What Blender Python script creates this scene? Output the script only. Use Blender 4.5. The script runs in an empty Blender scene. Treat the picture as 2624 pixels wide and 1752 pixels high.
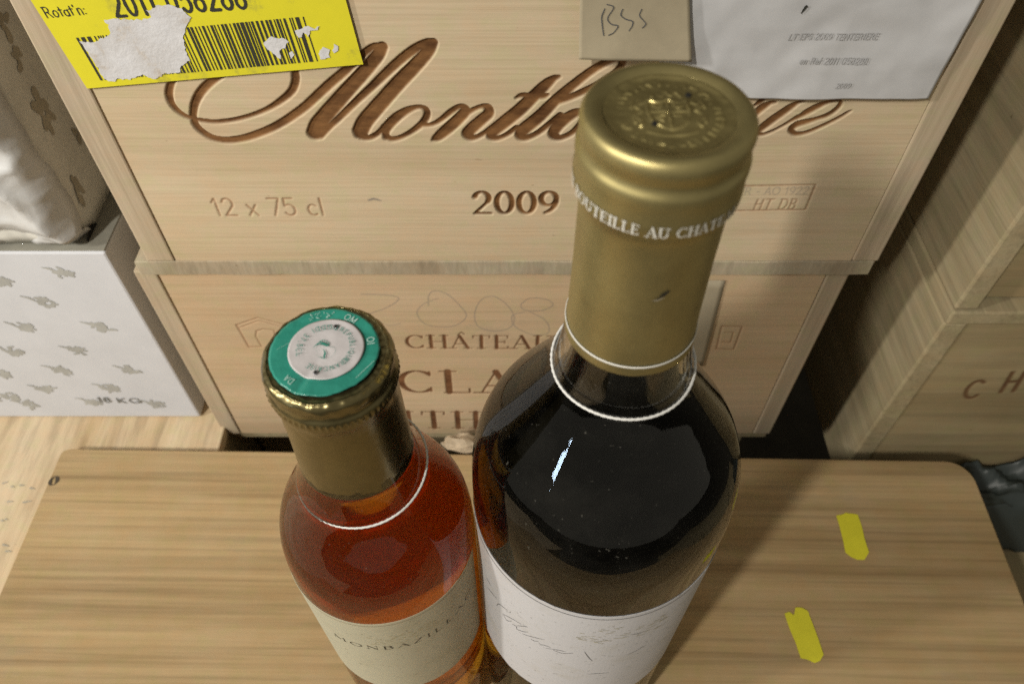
import bpy, bmesh, math, random
import numpy as np
from mathutils import Vector, Matrix, noise

scene = bpy.context.scene
C = scene.collection
rnd = random.Random(7)
PI = math.pi

# ------------------------------------------------------------------ camera
CAM_H, PITCH, FPX = 0.377, math.radians(51.8), 1975.0
cam = bpy.data.cameras.new('camera')
camo = bpy.data.objects.new('camera', cam)
C.objects.link(camo)
camo.location = (0, 0, CAM_H)
camo.rotation_euler = (PI / 2 - PITCH, 0, 0)
cam.sensor_width = 36
cam.lens = FPX / 2624 * 36
cam.clip_start, cam.clip_end = 0.01, 50
cam.dof.use_dof = True
cam.dof.focus_distance = 0.235
cam.dof.aperture_fstop = 27.1 / 1.4      # an opening of about 1.4 mm
scene.camera = camo

# ------------------------------------------------------------------ world and lamps
w = bpy.data.worlds.new('World')
scene.world = w
w.use_nodes = True
bg = w.node_tree.nodes['Background']
bg.inputs['Color'].default_value = (1.0, 0.93, 0.76, 1)
bg.inputs['Strength'].default_value = 0.24

def area(name, loc, target, sx, sy, power, col, spread=180):
    l = bpy.data.lights.new(name, 'AREA')
    l.shape = 'RECTANGLE'; l.size = sx; l.size_y = sy; l.energy = power; l.color = col
    o = bpy.data.objects.new(name, l); C.objects.link(o)
    o.location = loc
    o.rotation_euler = (Vector(target) - Vector(loc)).to_track_quat('-Z', 'Y').to_euler()
    l.spread = math.radians(spread)
    return o
area('room_light', (-1.05, -0.55, 0.95), (-0.20, 0.20, 0.10), 1.9, 1.6, 2.6, (1.0, 0.968, 0.90), 180)
area('doorway_light', (-1.173, -0.832, 0.19), (0.0105, 0.089, 0.2135), 0.11, 0.03, 0.30, (0.62, 0.80, 1.0), 180)
area('ceiling_tube', (-0.70, -0.72, 1.12), (-0.20, 0.24, 0.18), 0.06, 0.16, 3.2, (1.0, 0.95, 0.85), 80)
area('wall_tube', (-1.20, -0.30, 0.80), (-0.20, 0.24, 0.22), 0.08, 0.22, 2.4, (1.0, 0.96, 0.88), 90)

scene.view_settings.view_transform = 'Standard'
scene.view_settings.look = 'None'
scene.view_settings.exposure = -0.08
scene.view_settings.gamma = 1.0
cy = scene.cycles
cy.max_bounces = 14; cy.transmission_bounces = 12; cy.glossy_bounces = 6; cy.diffuse_bounces = 4
cy.transparent_max_bounces = 12; cy.volume_bounces = 3
cy.caustics_refractive = True; cy.caustics_reflective = False
cy.sample_clamp_indirect = 0.28
cy.use_adaptive_sampling = False
cy.blur_glossy = 0.6
cy.use_denoising = False   # the grain of a dim hand-held picture

# ------------------------------------------------------------------ helpers
CP, SP = math.cos(PITCH), math.sin(PITCH)
def ray(u, v):
    a = (u - 1312) / FPX; b = (876 - v) / FPX
    return a, CP + b * SP, -SP + b * CP
def on_face(u, v, Y):
    """point of the upright plane y = Y seen at the photograph's pixel (u, v): (x, z)"""
    a, y, z = ray(u, v); t = Y / y
    return a * t, CAM_H + z * t
def on_level(u, v, Z):
    a, y, z = ray(u, v); t = (Z - CAM_H) / z
    return a * t, y * t

def tag(o, label=None, cat=None, group=None, kind=None):
    if label: o['label'] = label
    if cat: o['category'] = cat
    if group: o['group'] = group
    if kind: o['kind'] = kind
    return o
def thing(name, label, cat, loc=(0, 0, 0), rz=0, group=None):
    o = bpy.data.objects.new(name, None); C.objects.link(o)
    o.location = loc; o.rotation_euler = (0, 0, rz); o.empty_display_size = 0.02
    return tag(o, label, cat, group)
def link(name, me, mat, parent=None):
    if mat is not None:
        for m in (mat if isinstance(mat, (list, tuple)) else [mat]): me.materials.append(m)
    o = bpy.data.objects.new(name, me); C.objects.link(o)
    if parent is not None: o.parent = parent
    return o
def mesh(name, vs, fs, mat, parent=None, smooth=False):
    me = bpy.data.meshes.new(name)
    me.from_pydata([tuple(map(float, v)) for v in vs], [], [tuple(map(int, f)) for f in fs])
    me.validate(); me.update()
    if smooth: me.shade_smooth()
    return link(name, me, mat, parent)
def bm_obj(name, bm, mat, parent=None, smooth=False):
    me = bpy.data.meshes.new(name); bm.to_mesh(me); bm.free()
    if smooth: me.shade_smooth()
    return link(name, me, mat, parent)
def box(name, x0, x1, y0, y1, z0, z1, mat, parent=None, bev=0.0006, wob=0.0, seed=0, cuts=0):
    bm = bmesh.new()
    bmesh.ops.create_cube(bm, size=1)
    for v in bm.verts:
        v.co = Vector((x0 if v.co.x < 0 else x1, y0 if v.co.y < 0 else y1, z0 if v.co.z < 0 else z1))
    if cuts:
        bmesh.ops.subdivide_edges(bm, edges=bm.edges[:], cuts=cuts, use_grid_fill=True)
    if bev:
        es = [e for e in bm.edges if e.is_manifold and e.calc_face_angle(0) > 0.5]
        bmesh.ops.bevel(bm, geom=es, offset=bev, segments=2, affect='EDGES', profile=0.5)
    if wob:
        for v in bm.verts:
            n = noise.noise_vector(v.co * 60 + Vector((seed, 0, 0)))
            v.co += n * wob
    return bm_obj(name, bm, mat, parent, smooth=False)
def catmull(pts, n=8):
    pts = [np.array(p, float) for p in pts]
    if len(pts) < 3: return pts
    P = [2 * pts[0] - pts[1]] + pts + [2 * pts[-1] - pts[-2]]
    out = []
    for i in range(1, len(P) - 2):
        p0, p1, p2, p3 = P[i - 1:i + 3]
        for k in range(n):
            t = k / n
            out.append(0.5 * ((2 * p1) + (-p0 + p2) * t + (2 * p0 - 5 * p1 + 4 * p2 - p3) * t * t + (-p0 + 3 * p1 - 3 * p2 + p3) * t ** 3))
    out.append(pts[-1])
    return out

def sdf(strokes, X, Y, x0, y0, step):
    """signed distance to a set of tapering strokes, each a list of (x, y, width)"""
    D = np.full(X.shape, 1e3)
    ny, nx = X.shape
    for s in strokes:
        for a, b in zip(s[:-1], s[1:]):
            m = max(a[2], b[2]) * 0.5 + 4 * step
            i0 = max(0, int((min(a[0], b[0]) - m - x0) / step)); i1 = min(nx, int((max(a[0], b[0]) + m - x0) / step) + 2)
            j0 = max(0, int((min(a[1], b[1]) - m - y0) / step)); j1 = min(ny, int((max(a[1], b[1]) + m - y0) / step) + 2)
            if i1 <= i0 or j1 <= j0: continue
            xs, ys = X[j0:j1, i0:i1], Y[j0:j1, i0:i1]
            dx, dy = b[0] - a[0], b[1] - a[1]
            L = dx * dx + dy * dy + 1e-18
            t = np.clip(((xs - a[0]) * dx + (ys - a[1]) * dy) / L, 0, 1)
            d = np.hypot(xs - a[0] - t * dx, ys - a[1] - t * dy) - (a[2] + t * (b[2] - a[2])) * 0.5
            D[j0:j1, i0:i1] = np.minimum(D[j0:j1, i0:i1], d)
    return D

def decal(name, strokes, step, fn, mat, parent, keep=None):
    """flat print: the cells of a fine grid that lie inside the strokes, carried onto a surface by fn(x, y)"""
    xs = [p[0] for s in strokes for p in s]; ys = [p[1] for s in strokes for p in s]
    m = max(p[2] for s in strokes for p in s)
    x0, x1, y0, y1 = min(xs) - m, max(xs) + m, min(ys) - m, max(ys) + m
    gx = np.arange(x0, x1 + step, step); gy = np.arange(y0, y1 + step, step)
    X, Y = np.meshgrid(gx, gy)
    D = sdf(strokes, X, Y, x0, y0, step)
    cell = 0.25 * (D[:-1, :-1] + D[1:, :-1] + D[:-1, 1:] + D[1:, 1:]) < 0
    if keep is not None: cell &= keep(X[:-1, :-1], Y[:-1, :-1])
    js, is_ = np.nonzero(cell)
    idx = {}; vs = []; fs = []
    def vid(j, i):
        k = (j, i)
        if k not in idx:
            # pull boundary corners onto the outline
            x, y, d = X[j, i], Y[j, i], D[j, i]
            if d > 0 and 0 < j < X.shape[0] - 1 and 0 < i < X.shape[1] - 1:
                gxv = (D[j, i + 1] - D[j, i - 1]); gyv = (D[j + 1, i] - D[j - 1, i]); n = math.hypot(gxv, gyv) + 1e-12
                x -= gxv / n * min(d, step); y -= gyv / n * min(d, step)
            idx[k] = len(vs); vs.append(fn(x, y))
        return idx[k]
    for j, i in zip(js.tolist(), is_.tolist()):
        fs.append((vid(j, i), vid(j, i + 1), vid(j + 1, i + 1), vid(j + 1, i)))
    return mesh(name, vs, fs, mat, parent)

# ------------------------------------------------------------------ stroke letters
def G(*e): return e
S_, T_, C_, F_, V_ = 'S', 'T', 'C', 'F', 'V'
GL = {
 'A': (.80, [(T_, .06, 0, .38, 1), (S_, .38, 1, .72, 0), (T_, .17, .34, .60, .34), (F_, .06, 0), (F_, .72, 0)]),
 'B': (.72, [(S_, .14, 0, .14, 1), (T_, .05, 1, .36, 1), (C_, .36, .76, .20, .24, 90, -90), (T_, .14, .52, .38, .52), (C_, .38, .26, .25, .26, 90, -90), (T_, .05, 0, .38, 0)]),
 'C': (.84, [(C_, .46, .5, .38, .5, 48, 312), (V_, .74, .88), (V_, .74, .14)]),
 'D': (.86, [(S_, .14, 0, .14, 1), (T_, .05, 1, .38, 1), (C_, .38, .5, .38, .5, 90, -90), (T_, .05, 0, .38, 0)]),
 'E': (.70, [(S_, .14, 0, .14, 1), (T_, .05, 1, .60, 1), (T_, .14, .52, .48, .52), (T_, .05, 0, .62, 0), (V_, .60, .92), (V_, .62, .08), (V_, .48, .52)]),
 'F': (.64, [(S_, .14, 0, .14, 1), (T_, .05, 1, .58, 1), (T_, .14, .52, .46, .52), (V_, .58, .92), (F_, .14, 0)]),
 'G': (.86, [(C_, .46, .5, .38, .5, 48, 340), (S_, .78, .38, .78, .08), (T_, .58, .40, .88, .40)]),
 'H': (.88, [(S_, .15, 0, .15, 1), (S_, .72, 0, .72, 1), (T_, .15, .52, .72, .52), (F_, .15, 0), (F_, .72, 0), (F_, .15, 1), (F_, .72, 1)]),
 'I': (.36, [(S_, .18, 0, .18, 1), (F_, .18, 0), (F_, .18, 1)]),
 'L': (.68, [(S_, .15, 0, .15, 1), (T_, .05, 0, .62, 0), (V_, .62, .10), (F_, .15, 1)]),
 'M': (1.0, [(T_, .12, 0, .16, 1), (S_, .16, 1, .48, .1), (T_, .48, .1, .82, 1), (S_, .82, 1, .86, 0), (F_, .12, 0), (F_, .86, 0)]),
 'N': (.88, [(T_, .13, 0, .13, 1), (S_, .13, 1, .72, 0), (T_, .72, 0, .72, 1), (F_, .13, 0), (F_, .72, 1)]),
 'O': (.92, [(C_, .46, .5, .38, .5, 0, 360)]),
 'P': (.70, [(S_, .14, 0, .14, 1), (T_, .05, 1, .38, 1), (C_, .38, .74, .24, .26, 90, -90), (T_, .14, .48, .38, .48), (F_, .14, 0)]),
 'Q': (.92, [(C_, .46, .5, .38, .5, 0, 360), (S_, .5, .15, .82, -.15)]),
 'R': (.80, [(S_, .14, 0, .14, 1), (T_, .05, 1, .38, 1), (C_, .38, .75, .22, .25, 90, -90), (T_, .14, .5, .38, .5), (S_, .38, .5, .72, 0), (F_, .14, 0)]),
 'S': (.64, [(C_, .32, .75, .22, .25, 30, 270), (C_, .32, .26, .24, .25, 90, -150)]),
 'T': (.80, [(S_, .40, 0, .40, 1), (T_, .06, 1, .74, 1), (V_, .06, .92), (V_, .74, .92), (F_, .40, 0)]),
 'U': (.88, [(S_, .16, 1, .16, .34), (C_, .44, .34, .28, .34, 180, 360), (T_, .72, .34, .72, 1), (F_, .16, 1), (F_, .72, 1)]),
 'Z': (.70, [(T_, .08, 1, .60, 1), (S_, .60, 1, .08, 0), (T_, .08, 0, .62, 0)]),
 '0': (.70, [(C_, .34, .5, .26, .5, 0, 360)]),
 '1': (.48, [(T_, .10, .76, .28, 1), (S_, .28, 1, .28, 0)]),
 '2': (.70, [(C_, .33, .71, .24, .29, 165, -35), (T_, .53, .55, .08, 0), (T_, .08, 0, .62, 0)]),
 '3': (.66, [(C_, .30, .75, .22, .25, 150, -90), (C_, .30, .26, .26, .26, 90, -150)]),
 '4': (.70, [(S_, .48, 0, .48, 1), (T_, .48, 1, .06, .3), (T_, .06, .3, .64, .3)]),
 '5': (.68, [(T_, .56, 1, .16, 1), (T_, .16, 1, .12, .55), (C_, .32, .32, .26, .32, 125, -150)]),
 '6': (.70, [(C_, .34, .31, .26, .31, 0, 360), (C_, .56, .33, .48, .66, 105, 180)]),
 '7': (.66, [(T_, .08, 1, .60, 1), (S_, .60, 1, .24, 0)]),
 '8': (.70, [(C_, .34, .76, .20, .24, 0, 360), (C_, .34, .27, .26, .27, 0, 360)]),
 '9': (.70, [(C_, .34, .69, .26, .31, 0, 360), (C_, .12, .67, .48, .66, 0, -75)]),
 'v': (.60, [(S_, .06, .62, .28, 0), (T_, .28, 0, .52, .62)]),
 'x': (.62, [(T_, .08, 0, .5, .62), (S_, .08, .62, .5, 0)]),
 'c': (.58, [(C_, .32, .31, .23, .31, 50, 310)]),
 'l': (.26, [(S_, .12, 0, .12, 1.0)]),
 'o': (.62, [(C_, .30, .31, .23, .31, 0, 360)]),
 't': (.40, [(S_, .18, 0.02, .18, .9), (T_, .04, .62, .36, .62)]),
 'a': (.60, [(C_, .28, .28, .22, .28, 0, 360), (S_, .50, 0, .50, .6)]),
 'n': (.62, [(S_, .12, 0, .12, .62), (C_, .31, .38, .19, .24, 180, 0), (S_, .50, .38, .50, 0)]),
 'r': (.40, [(S_, .12, 0, .12, .62), (C_, .30, .38, .18, .24, 180, 60)]),
 'e': (.60, [(C_, .30, .31, .23, .31, 0, 310), (T_, .07, .33, .52, .33)]),
 'u': (.62, [(S_, .12, .62, .12, .25), (C_, .31, .25, .19, .25, 180, 360), (S_, .50, .62, .50, 0)]),
 'i': (.26, [(S_, .12, 0, .12, .62), (S_, .12, .84, .12, .88)]),
 'f': (.40, [(S_, .16, 0, .16, .8), (C_, .30, .8, .14, .2, 180, 60), (T_, .02, .62, .34, .62)]),
 "'": (.20, [(S_, .10, .8, .10, 1)]), ':': (.26, [(S_, .12, .02, .12, .08), (S_, .12, .5, .12, .56)]),
 ',': (.26, [(S_, .12, .04, .08, -.12)]), '-': (.46, [(T_, .06, .4, .38, .4)]), '.': (.26, [(S_, .12, .02, .12, .05)]),
 '^': (0, [(T_, -.54, 1.12, -.42, 1.28), (T_, -.42, 1.28, -.30, 1.12)]),
 ' ': (.40, []),
}
def text(s, thick=.17, thin=.06, serif=True, track=0.06, slant=0.0):
    """strokes for a word, cap height 1, origin at its lower left; returns (strokes, width)"""
    out = []; x = 0
    if not serif: thin = thick
    for ch in s:
        adv, els = GL[ch]
        for e in els:
            if e[0] in (S_, T_):
                wd = thick if e[0] == S_ else thin
                if abs(e[1] - e[3]) > .1 and abs(e[2] - e[4]) > .4 and e[0] == S_ and serif: wd *= .95
                out.append([(e[1] + x, e[2], wd), (e[3] + x, e[4], wd)])
            elif e[0] == C_:
                _, cx, cy_, rx, ry, a0, a1 = e
                n = max(6, int(abs(a1 - a0) / 14)); st = []
                for k in range(n + 1):
                    a = math.radians(a0 + (a1 - a0) * k / n)
                    wd = thin + (thick - thin) * abs(math.cos(a)) ** 1.3
                    st.append((cx + x + rx * math.cos(a), cy_ + ry * math.sin(a), wd))
                out.append(st)
            elif e[0] == F_ and serif:
                out.append([(e[1] + x - thick * 1.05, e[2], thin), (e[1] + x + thick * 1.05, e[2], thin)])
            elif e[0] == V_ and serif:
                out.append([(e[1] + x, e[2] - .09, thin), (e[1] + x, e[2] + .09, thin)])
        x += adv + (track if adv else 0)
    if slant: out = [[(p[0] + p[1] * slant, p[1], p[2]) for p in s_] for s_ in out]
    return out, x - track
def place(strk, width, p0, p1, h):
    """put a word on a plane: baseline from p0 to p1, cap height h"""
    p0, p1 = np.array(p0, float), np.array(p1, float)
    ex = (p1 - p0) / width; L = np.linalg.norm(p1 - p0); up = np.array([-(p1 - p0)[1], (p1 - p0)[0]]) / L * h
    sc = 0.5 * (L / width + h)
    return [[(*(p0 + ex * p[0] + up * p[1]), p[2] * sc) for p in s] for s in strk]

# ------------------------------------------------------------------ materials
def nt(name):
    m = bpy.data.materials.new(name); m.use_nodes = True
    t = m.node_tree; b = t.nodes['Principled BSDF']
    return m, t, b
def N(t, typ, **kw):
    n = t.nodes.new(typ)
    for k, v in kw.items():
        if k.startswith('_'): setattr(n, k[1:], v)
        else: n.inputs[k.replace('__', ' ')].default_value = v
    return n
def ramp(t, stops, fac):
    r = t.nodes.new('ShaderNodeValToRGB')
    el = r.color_ramp.elements
    while len(el) < len(stops): el.new(0.5)
    for e, (p, c) in zip(el, stops):
        e.position = p; e.color = (*c, 1) if len(c) == 3 else c
    t.links.new(fac, r.inputs['Fac'])
    return r.outputs['Color']
def mix(t, a, b, fac, mode='MIX'):
    m = t.nodes.new('ShaderNodeMix'); m.data_type = 'RGBA'; m.blend_type = mode
    for sock, val in ((m.inputs[6], a), (m.inputs[7], b), (m.inputs[0], fac)):
        if isinstance(val, (int, float)): sock.default_value = val
        elif isinstance(val, tuple): sock.default_value = (*val, 1)
        else: t.links.new(val, sock)
    return m.outputs[2]
def coords(t, scale, kind='Object', rot=(0, 0, 0)):
    tc = t.nodes.new('ShaderNodeTexCoord'); mp = t.nodes.new('ShaderNodeMapping')
    mp.inputs['Scale'].default_value = scale; mp.inputs['Rotation'].default_value = rot
    t.links.new(tc.outputs[kind], mp.inputs['Vector'])
    return mp.outputs['Vector']
def tex_noise(t, vec, scale=1.0, detail=4, rough=.55, dist=0.0):
    n = N(t, 'ShaderNodeTexNoise', Scale=scale, Detail=detail, Roughness=rough, Distortion=dist)
    t.links.new(vec, n.inputs['Vector'])
    return n.outputs['Fac']
def bump(t, b, h, strength=.3, dist=.0005):
    n = N(t, 'ShaderNodeBump', Strength=strength, Distance=dist)
    t.links.new(h, n.inputs['Height']); t.links.new(n.outputs['Normal'], b.inputs['Normal'])

def wood(name, light, dark, tint, along='x', bands=1.0, contrast=1.0, rough=.75, burn=None, seed=0.0, mottling=.35):
    """planed softwood: stretched growth bands, fine fibres, faint mottling"""
    m, t, b = nt(name)
    k = {'e': (70, 10, 12), 'X': (1.3, 60, 60), 'x': (1.6, 34, 34), 'y': (55, 3, 55), 'z': (55, 55, 3), 'd': (40, 6, 40)}[along]
    f = {'e': (700, 60, 160), 'X': (8, 520, 520), 'x': (14, 900, 900), 'y': (900, 14, 900), 'z': (900, 900, 14), 'd': (500, 30, 500)}[along]
    vec = coords(t, k, rot=(0, 0, 0.5) if along == 'd' else (0, 0, 0))
    off = N(t, 'ShaderNodeVectorMath', _operation='ADD'); off.inputs[1].default_value = (seed, seed * 1.7, seed * .6)
    t.links.new(vec, off.inputs[0]); vec = off.outputs[0]
    n1 = tex_noise(t, vec, 1.0 * bands, 3, .5, .4)
    n2 = tex_noise(t, vec, 4.2 * bands, 5, .6, .2)
    n3 = tex_noise(t, coords(t, f), 1.0, 3, .6)
    col = ramp(t, [(.30, dark), (.46, tuple(.5 * (a + c) for a, c in zip(light, dark))), (.66, light)], n1)
    fin = ramp(t, [(.36, (.80 - .12 * (contrast - 1),) * 3), (.52, (1, 1, 1)), (.75, (1.06, 1.05, 1.02))], n2)
    col = mix(t, col, fin, min(1, .8 * contrast), 'MULTIPLY')
    fib = ramp(t, [(.30, (.86, .84, .80)), (.6, (1.03, 1.03, 1.03))], n3)
    col = mix(t, col, fib, .7, 'MULTIPLY')
    blot = ramp(t, [(.38, tint), (.62, (1, 1, 1))], tex_noise(t, coords(t, (30, 30, 30)), 1.0, 5, .65))
    col = mix(t, col, blot, mottling, 'MULTIPLY')
    # sparse small specks and dents
    hue = ramp(t, [(.36, (1.03, .985, .96)), (.50, (1, 1, 1)), (.64, (.95, 1.01, .93))], tex_noise(t, coords(t, (90, 120, 120)), 1.0, 4, .7))
    col = mix(t, col, hue, .8, 'MULTIPLY')
    sp = ramp(t, [(.20, (.45, .38, .30)), (.245, (1, 1, 1))], tex_noise(t, coords(t, (160, 300, 300)), 1.0, 2, .5))
    col = mix(t, col, sp, .55, 'MULTIPLY')
    dirt = ramp(t, [(.60, (0,) * 3), (.74, (.38,) * 3)], tex_noise(t, coords(t, (9, 16, 16)), 1.0, 8, .72))
    col = mix(t, col, (.24, .22, .17), dirt)
    if burn:
        at = t.nodes.new('ShaderNodeAttribute'); at.attribute_name = 'burn'
        bc = ramp(t, [(.34, burn[0]), (.66, burn[1])], tex_noise(t, coords(t, (45, 130, 130)), 1.0, 5, .7))
        sep = t.nodes.new('ShaderNodeSeparateColor'); t.links.new(at.outputs['Color'], sep.inputs[0])
        fz = N(t, 'ShaderNodeMath', _operation='MULTIPLY'); fz.use_clamp = True
        grn = ramp(t, [(.34, (.55,) * 3), (.55, (1,) * 3)], tex_noise(t, coords(t, (400, 400, 1400)), 1.0, 3, .6))
        t.links.new(sep.outputs['Green'], fz.inputs[0]); t.links.new(grn, fz.inputs[1])
        col = mix(t, col, bc, sep.outputs['Red'])
        col = mix(t, col, (.36, .22, .13), fz.outputs[0])
        col = mix(t, col, (.16, .15, .15), sep.outputs['Blue'])
    t.links.new(col, b.inputs['Base Color'])
    b.inputs['Roughness'].default_value = rough
    b.inputs['Specular IOR Level'].default_value = .25
    bump(t, b, n3, .25, .0003)
    return m

def plain(name, col, rough=.6, metal=0.0, bumpy=0.0, bscale=200, var=0.0, spec=.4):
    m, t, b = nt(name)
    b.inputs['Base Color'].default_value = (*col, 1)
    b.inputs['Roughness'].default_value = rough; b.inputs['Metallic'].default_value = metal
    b.inputs['Specular IOR Level'].default_value = spec
    if var:
        c = ramp(t, [(.35, tuple(x * (1 - var) for x in col)), (.65, tuple(min(1, x * (1 + var * .3)) for x in col))], tex_noise(t, coords(t, (40, 40, 40)), 1.0, 6, .7))
        t.links.new(c, b.inputs['Base Color'])
    if bumpy: bump(t, b, tex_noise(t, coords(t, (bscale,) * 3), 1.0, 4, .6), bumpy, .0004)
    return m

PALE = wood('pale_pine', (.655, .54, .385), (.555, .44, .295), (.95, .90, .80), 'x', .7, .35, seed=3.1,
            burn=((.085, .036, .012), (.255, .125, .046)))
PALE2 = wood('pale_pine_warm', (.61, .475, .325), (.50, .37, .235), (.93, .86, .74), 'x', .7, .4, seed=9.3,
             burn=((.095, .038, .016), (.21, .100, .045)))
ENDG = wood('pine_end_grain', (.46, .40, .30), (.36, .30, .215), (.82, .78, .70), 'e', 1.0, .8, seed=4.4)
SIDEW = wood('pine_side', (.40, .335, .215), (.31, .255, .155), (.90, .84, .70), 'y', 1.0, 1.0, seed=6.2)
SIDEV = wood('pine_edge', (.52, .43, .32), (.42, .34, .245), (.90, .84, .72), 'z', .8, .9, seed=1.2)
LIDW = wood('lid_pine', (.46, .338, .190), (.29, .198, .100), (.90, .84, .68), 'X', 1.15, 1.1, seed=12.4, mottling=.5)
LIGHTW = wood('light_pine', (.68, .56, .40), (.50, .37, .22), (.95, .9, .8), 'd', .9, 1.2, seed=2.2)
RIGHTW = wood('aged_pine', (.38, .305, .18), (.28, .22, .125), (.86, .80, .66), 'x', .8, 1.1, seed=22.0,
              burn=((.12, .06, .03), (.16, .09, .04)))
PAPER = plain('white_card', (.62, .63, .67), .55, var=.06, spec=.3)
GLOSSP = plain('glossy_white_wrap', (.60, .60, .60), .34, bumpy=.6, bscale=110, var=.12, spec=.5)
GREYCARD = plain('grey_side_card', (.76, .75, .70), .6, var=.22)
PRINT = plain('grey_print', (.42, .42, .40), .7, var=.25)
BROWNPRINT = plain('brown_print', (.44, .40, .32), .7, var=.3)
INK = plain('black_ink', (.035, .036, .03), .55)
DARK = plain('dark_hole', (.012, .011, .009), .9)

# ------------------------------------------------------------------ engraved crate fronts
def engraved(name, x0, x1, z0, z1, y, step, deep, print_, pencil, mat, parent, depth=.0009, th=.012):
    """a crate front whose brand is really cut into the wood; the scorch colour is stored on the surface"""
    gx = np.linspace(x0, x1, int((x1 - x0) / step) + 1); gz = np.linspace(z0, z1, int((z1 - z0) / step) + 1)
    sx = gx[1] - gx[0]
    X, Z = np.meshgrid(gx, gz)
    d1 = sdf(deep, X, Z, x0, z0, sx) if deep else np.full(X.shape, 1.)
    d2 = sdf(print_, X, Z, x0, z0, sx) if print_ else np.full(X.shape, 1.)
    d3 = sdf(pencil, X, Z, x0, z0, sx) if pencil else np.full(X.shape, 1.)
    r = np.clip(.5 - d1 / (sx * 1.2), 0, 1); g = np.clip(.5 - d2 / (sx * 1.2), 0, 1); b = np.clip(.5 - d3 / (sx * 1.2), 0, 1)
    cut = depth * r + .0003 * g
    nz, nx = X.shape
    co = np.empty((nz * nx + 4, 3), np.float32)
    co[:nz * nx, 0] = X.ravel(); co[:nz * nx, 2] = Z.ravel(); co[:nz * nx, 1] = y + cut.ravel()
    co[nz * nx:] = [(x0, y + th, z0), (x1, y + th, z0), (x1, y + th, z1), (x0, y + th, z1)]
    i = np.arange(nx - 1)[None, :] + np.arange(nz - 1)[:, None] * nx
    q = np.stack([i, i + 1, i + nx + 1, i + nx], -1).reshape(-1, 4)
    me = bpy.data.meshes.new(name)
    n = len(q)
    o = nz * nx
    rim = [(0, nx - 1), ((nz - 1) * nx, o - 1)]
    extra = [[o, o + 3, o + 2, o + 1], [0, o, o + 1, nx - 1], [nx * (nz - 1), o - 1, o + 2, o + 3],
             [0, nx * (nz - 1), o + 3, o], [nx - 1, o + 1, o + 2, o - 1]]
    q = np.vstack([q, np.array(extra)]); n = len(q)
    me.vertices.add(len(co)); me.vertices.foreach_set('co', co.ravel())
    me.loops.add(n * 4); me.loops.foreach_set('vertex_index', q.astype(np.int32).ravel())
    me.polygons.add(n); me.polygons.foreach_set('loop_start', np.arange(0, n * 4, 4, dtype=np.int32))
    me.polygons.foreach_set('loop_total', np.full(n, 4, np.int32))
    me.update(calc_edges=True)
    ca = me.color_attributes.new('burn', 'FLOAT_COLOR', 'POINT')
    arr = np.zeros((len(co), 4), np.float32); arr[:, 3] = 1
    arr[:o, 0] = r.ravel(); arr[:o, 1] = g.ravel(); arr[:o, 2] = b.ravel() * .75
    ca.data.foreach_set('color', arr.ravel())
    return link(name, me, mat, parent)

def traced(strokes, sx, ox, oy, Y, wk, n=6):
    """strokes read off the photograph, laid on the crate's upright face"""
    out = []
    for s in strokes:
        pts = []
        for p in s:
            x, z = on_face(ox + p[0] / sx, oy + p[1] / sx, Y)
            pts.append((x, z, (p[2] if len(p) > 2 else 10) / sx * wk))
        out.append([tuple(q) for q in catmull(pts, n)])
    return out
def word(s, u0, v0, u1, v1, vtop, Y, **kw):
    st, wd = text(s, **kw)
    p0, p1 = on_face(u0, v0, Y), on_face(u1, v1, Y)
    h = on_face(u0, vtop, Y)[1] - p0[1]
    return place(st, wd, p0, p1, h)

YU = 0.238
Za = [  # 3.915, 400, 80
 [(1385, 380, 64), (1400, 460, 70), (1392, 540, 68), (1350, 620, 66), (1250, 705, 58), (1130, 780, 46), (1000, 835, 42), (880, 872, 42), (750, 900, 42), (600, 915, 44), (480, 905, 46), (370, 885, 45), (280, 850, 50), (200, 790, 58), (150, 720, 62), (130, 640, 66), (140, 560, 62), (170, 480, 60), (230, 400, 55), (320, 330, 50)],
 [(1385, 380, 60), (1330, 300, 50), (1200, 250, 45), (1000, 260, 45), (820, 330, 50), (640, 450, 66), (520, 540, 75), (440, 630, 75), (390, 730, 70), (374, 820, 64), (376, 885, 62), (405, 955, 68), (475, 1022, 70), (580, 1080, 72), (720, 1100, 74), (880, 1080, 76), (1040, 1030, 76), (1200, 960, 78), (1350, 870, 80), (1500, 760, 82), (1620, 650, 84), (1750, 530, 84), (1880, 420, 80), (1985, 320, 74), (2090, 225, 66), (2180, 165, 60), (2265, 148, 52)],
 [(2272, 165, 92), (2225, 250, 112), (2140, 355, 120), (2030, 480, 128), (1920, 600, 134), (1810, 725, 140), (1700, 850, 146), (1625, 945, 150), (1592, 1030, 150)],
 [(1640, 1050, 90), (1720, 985, 60), (1860, 855, 62), (2000, 718, 66), (2150, 580, 72), (2300, 435, 80), (2460, 290, 84), (2600, 185, 84), (2720, 122, 70), (2780, 112, 56)],
]
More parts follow.
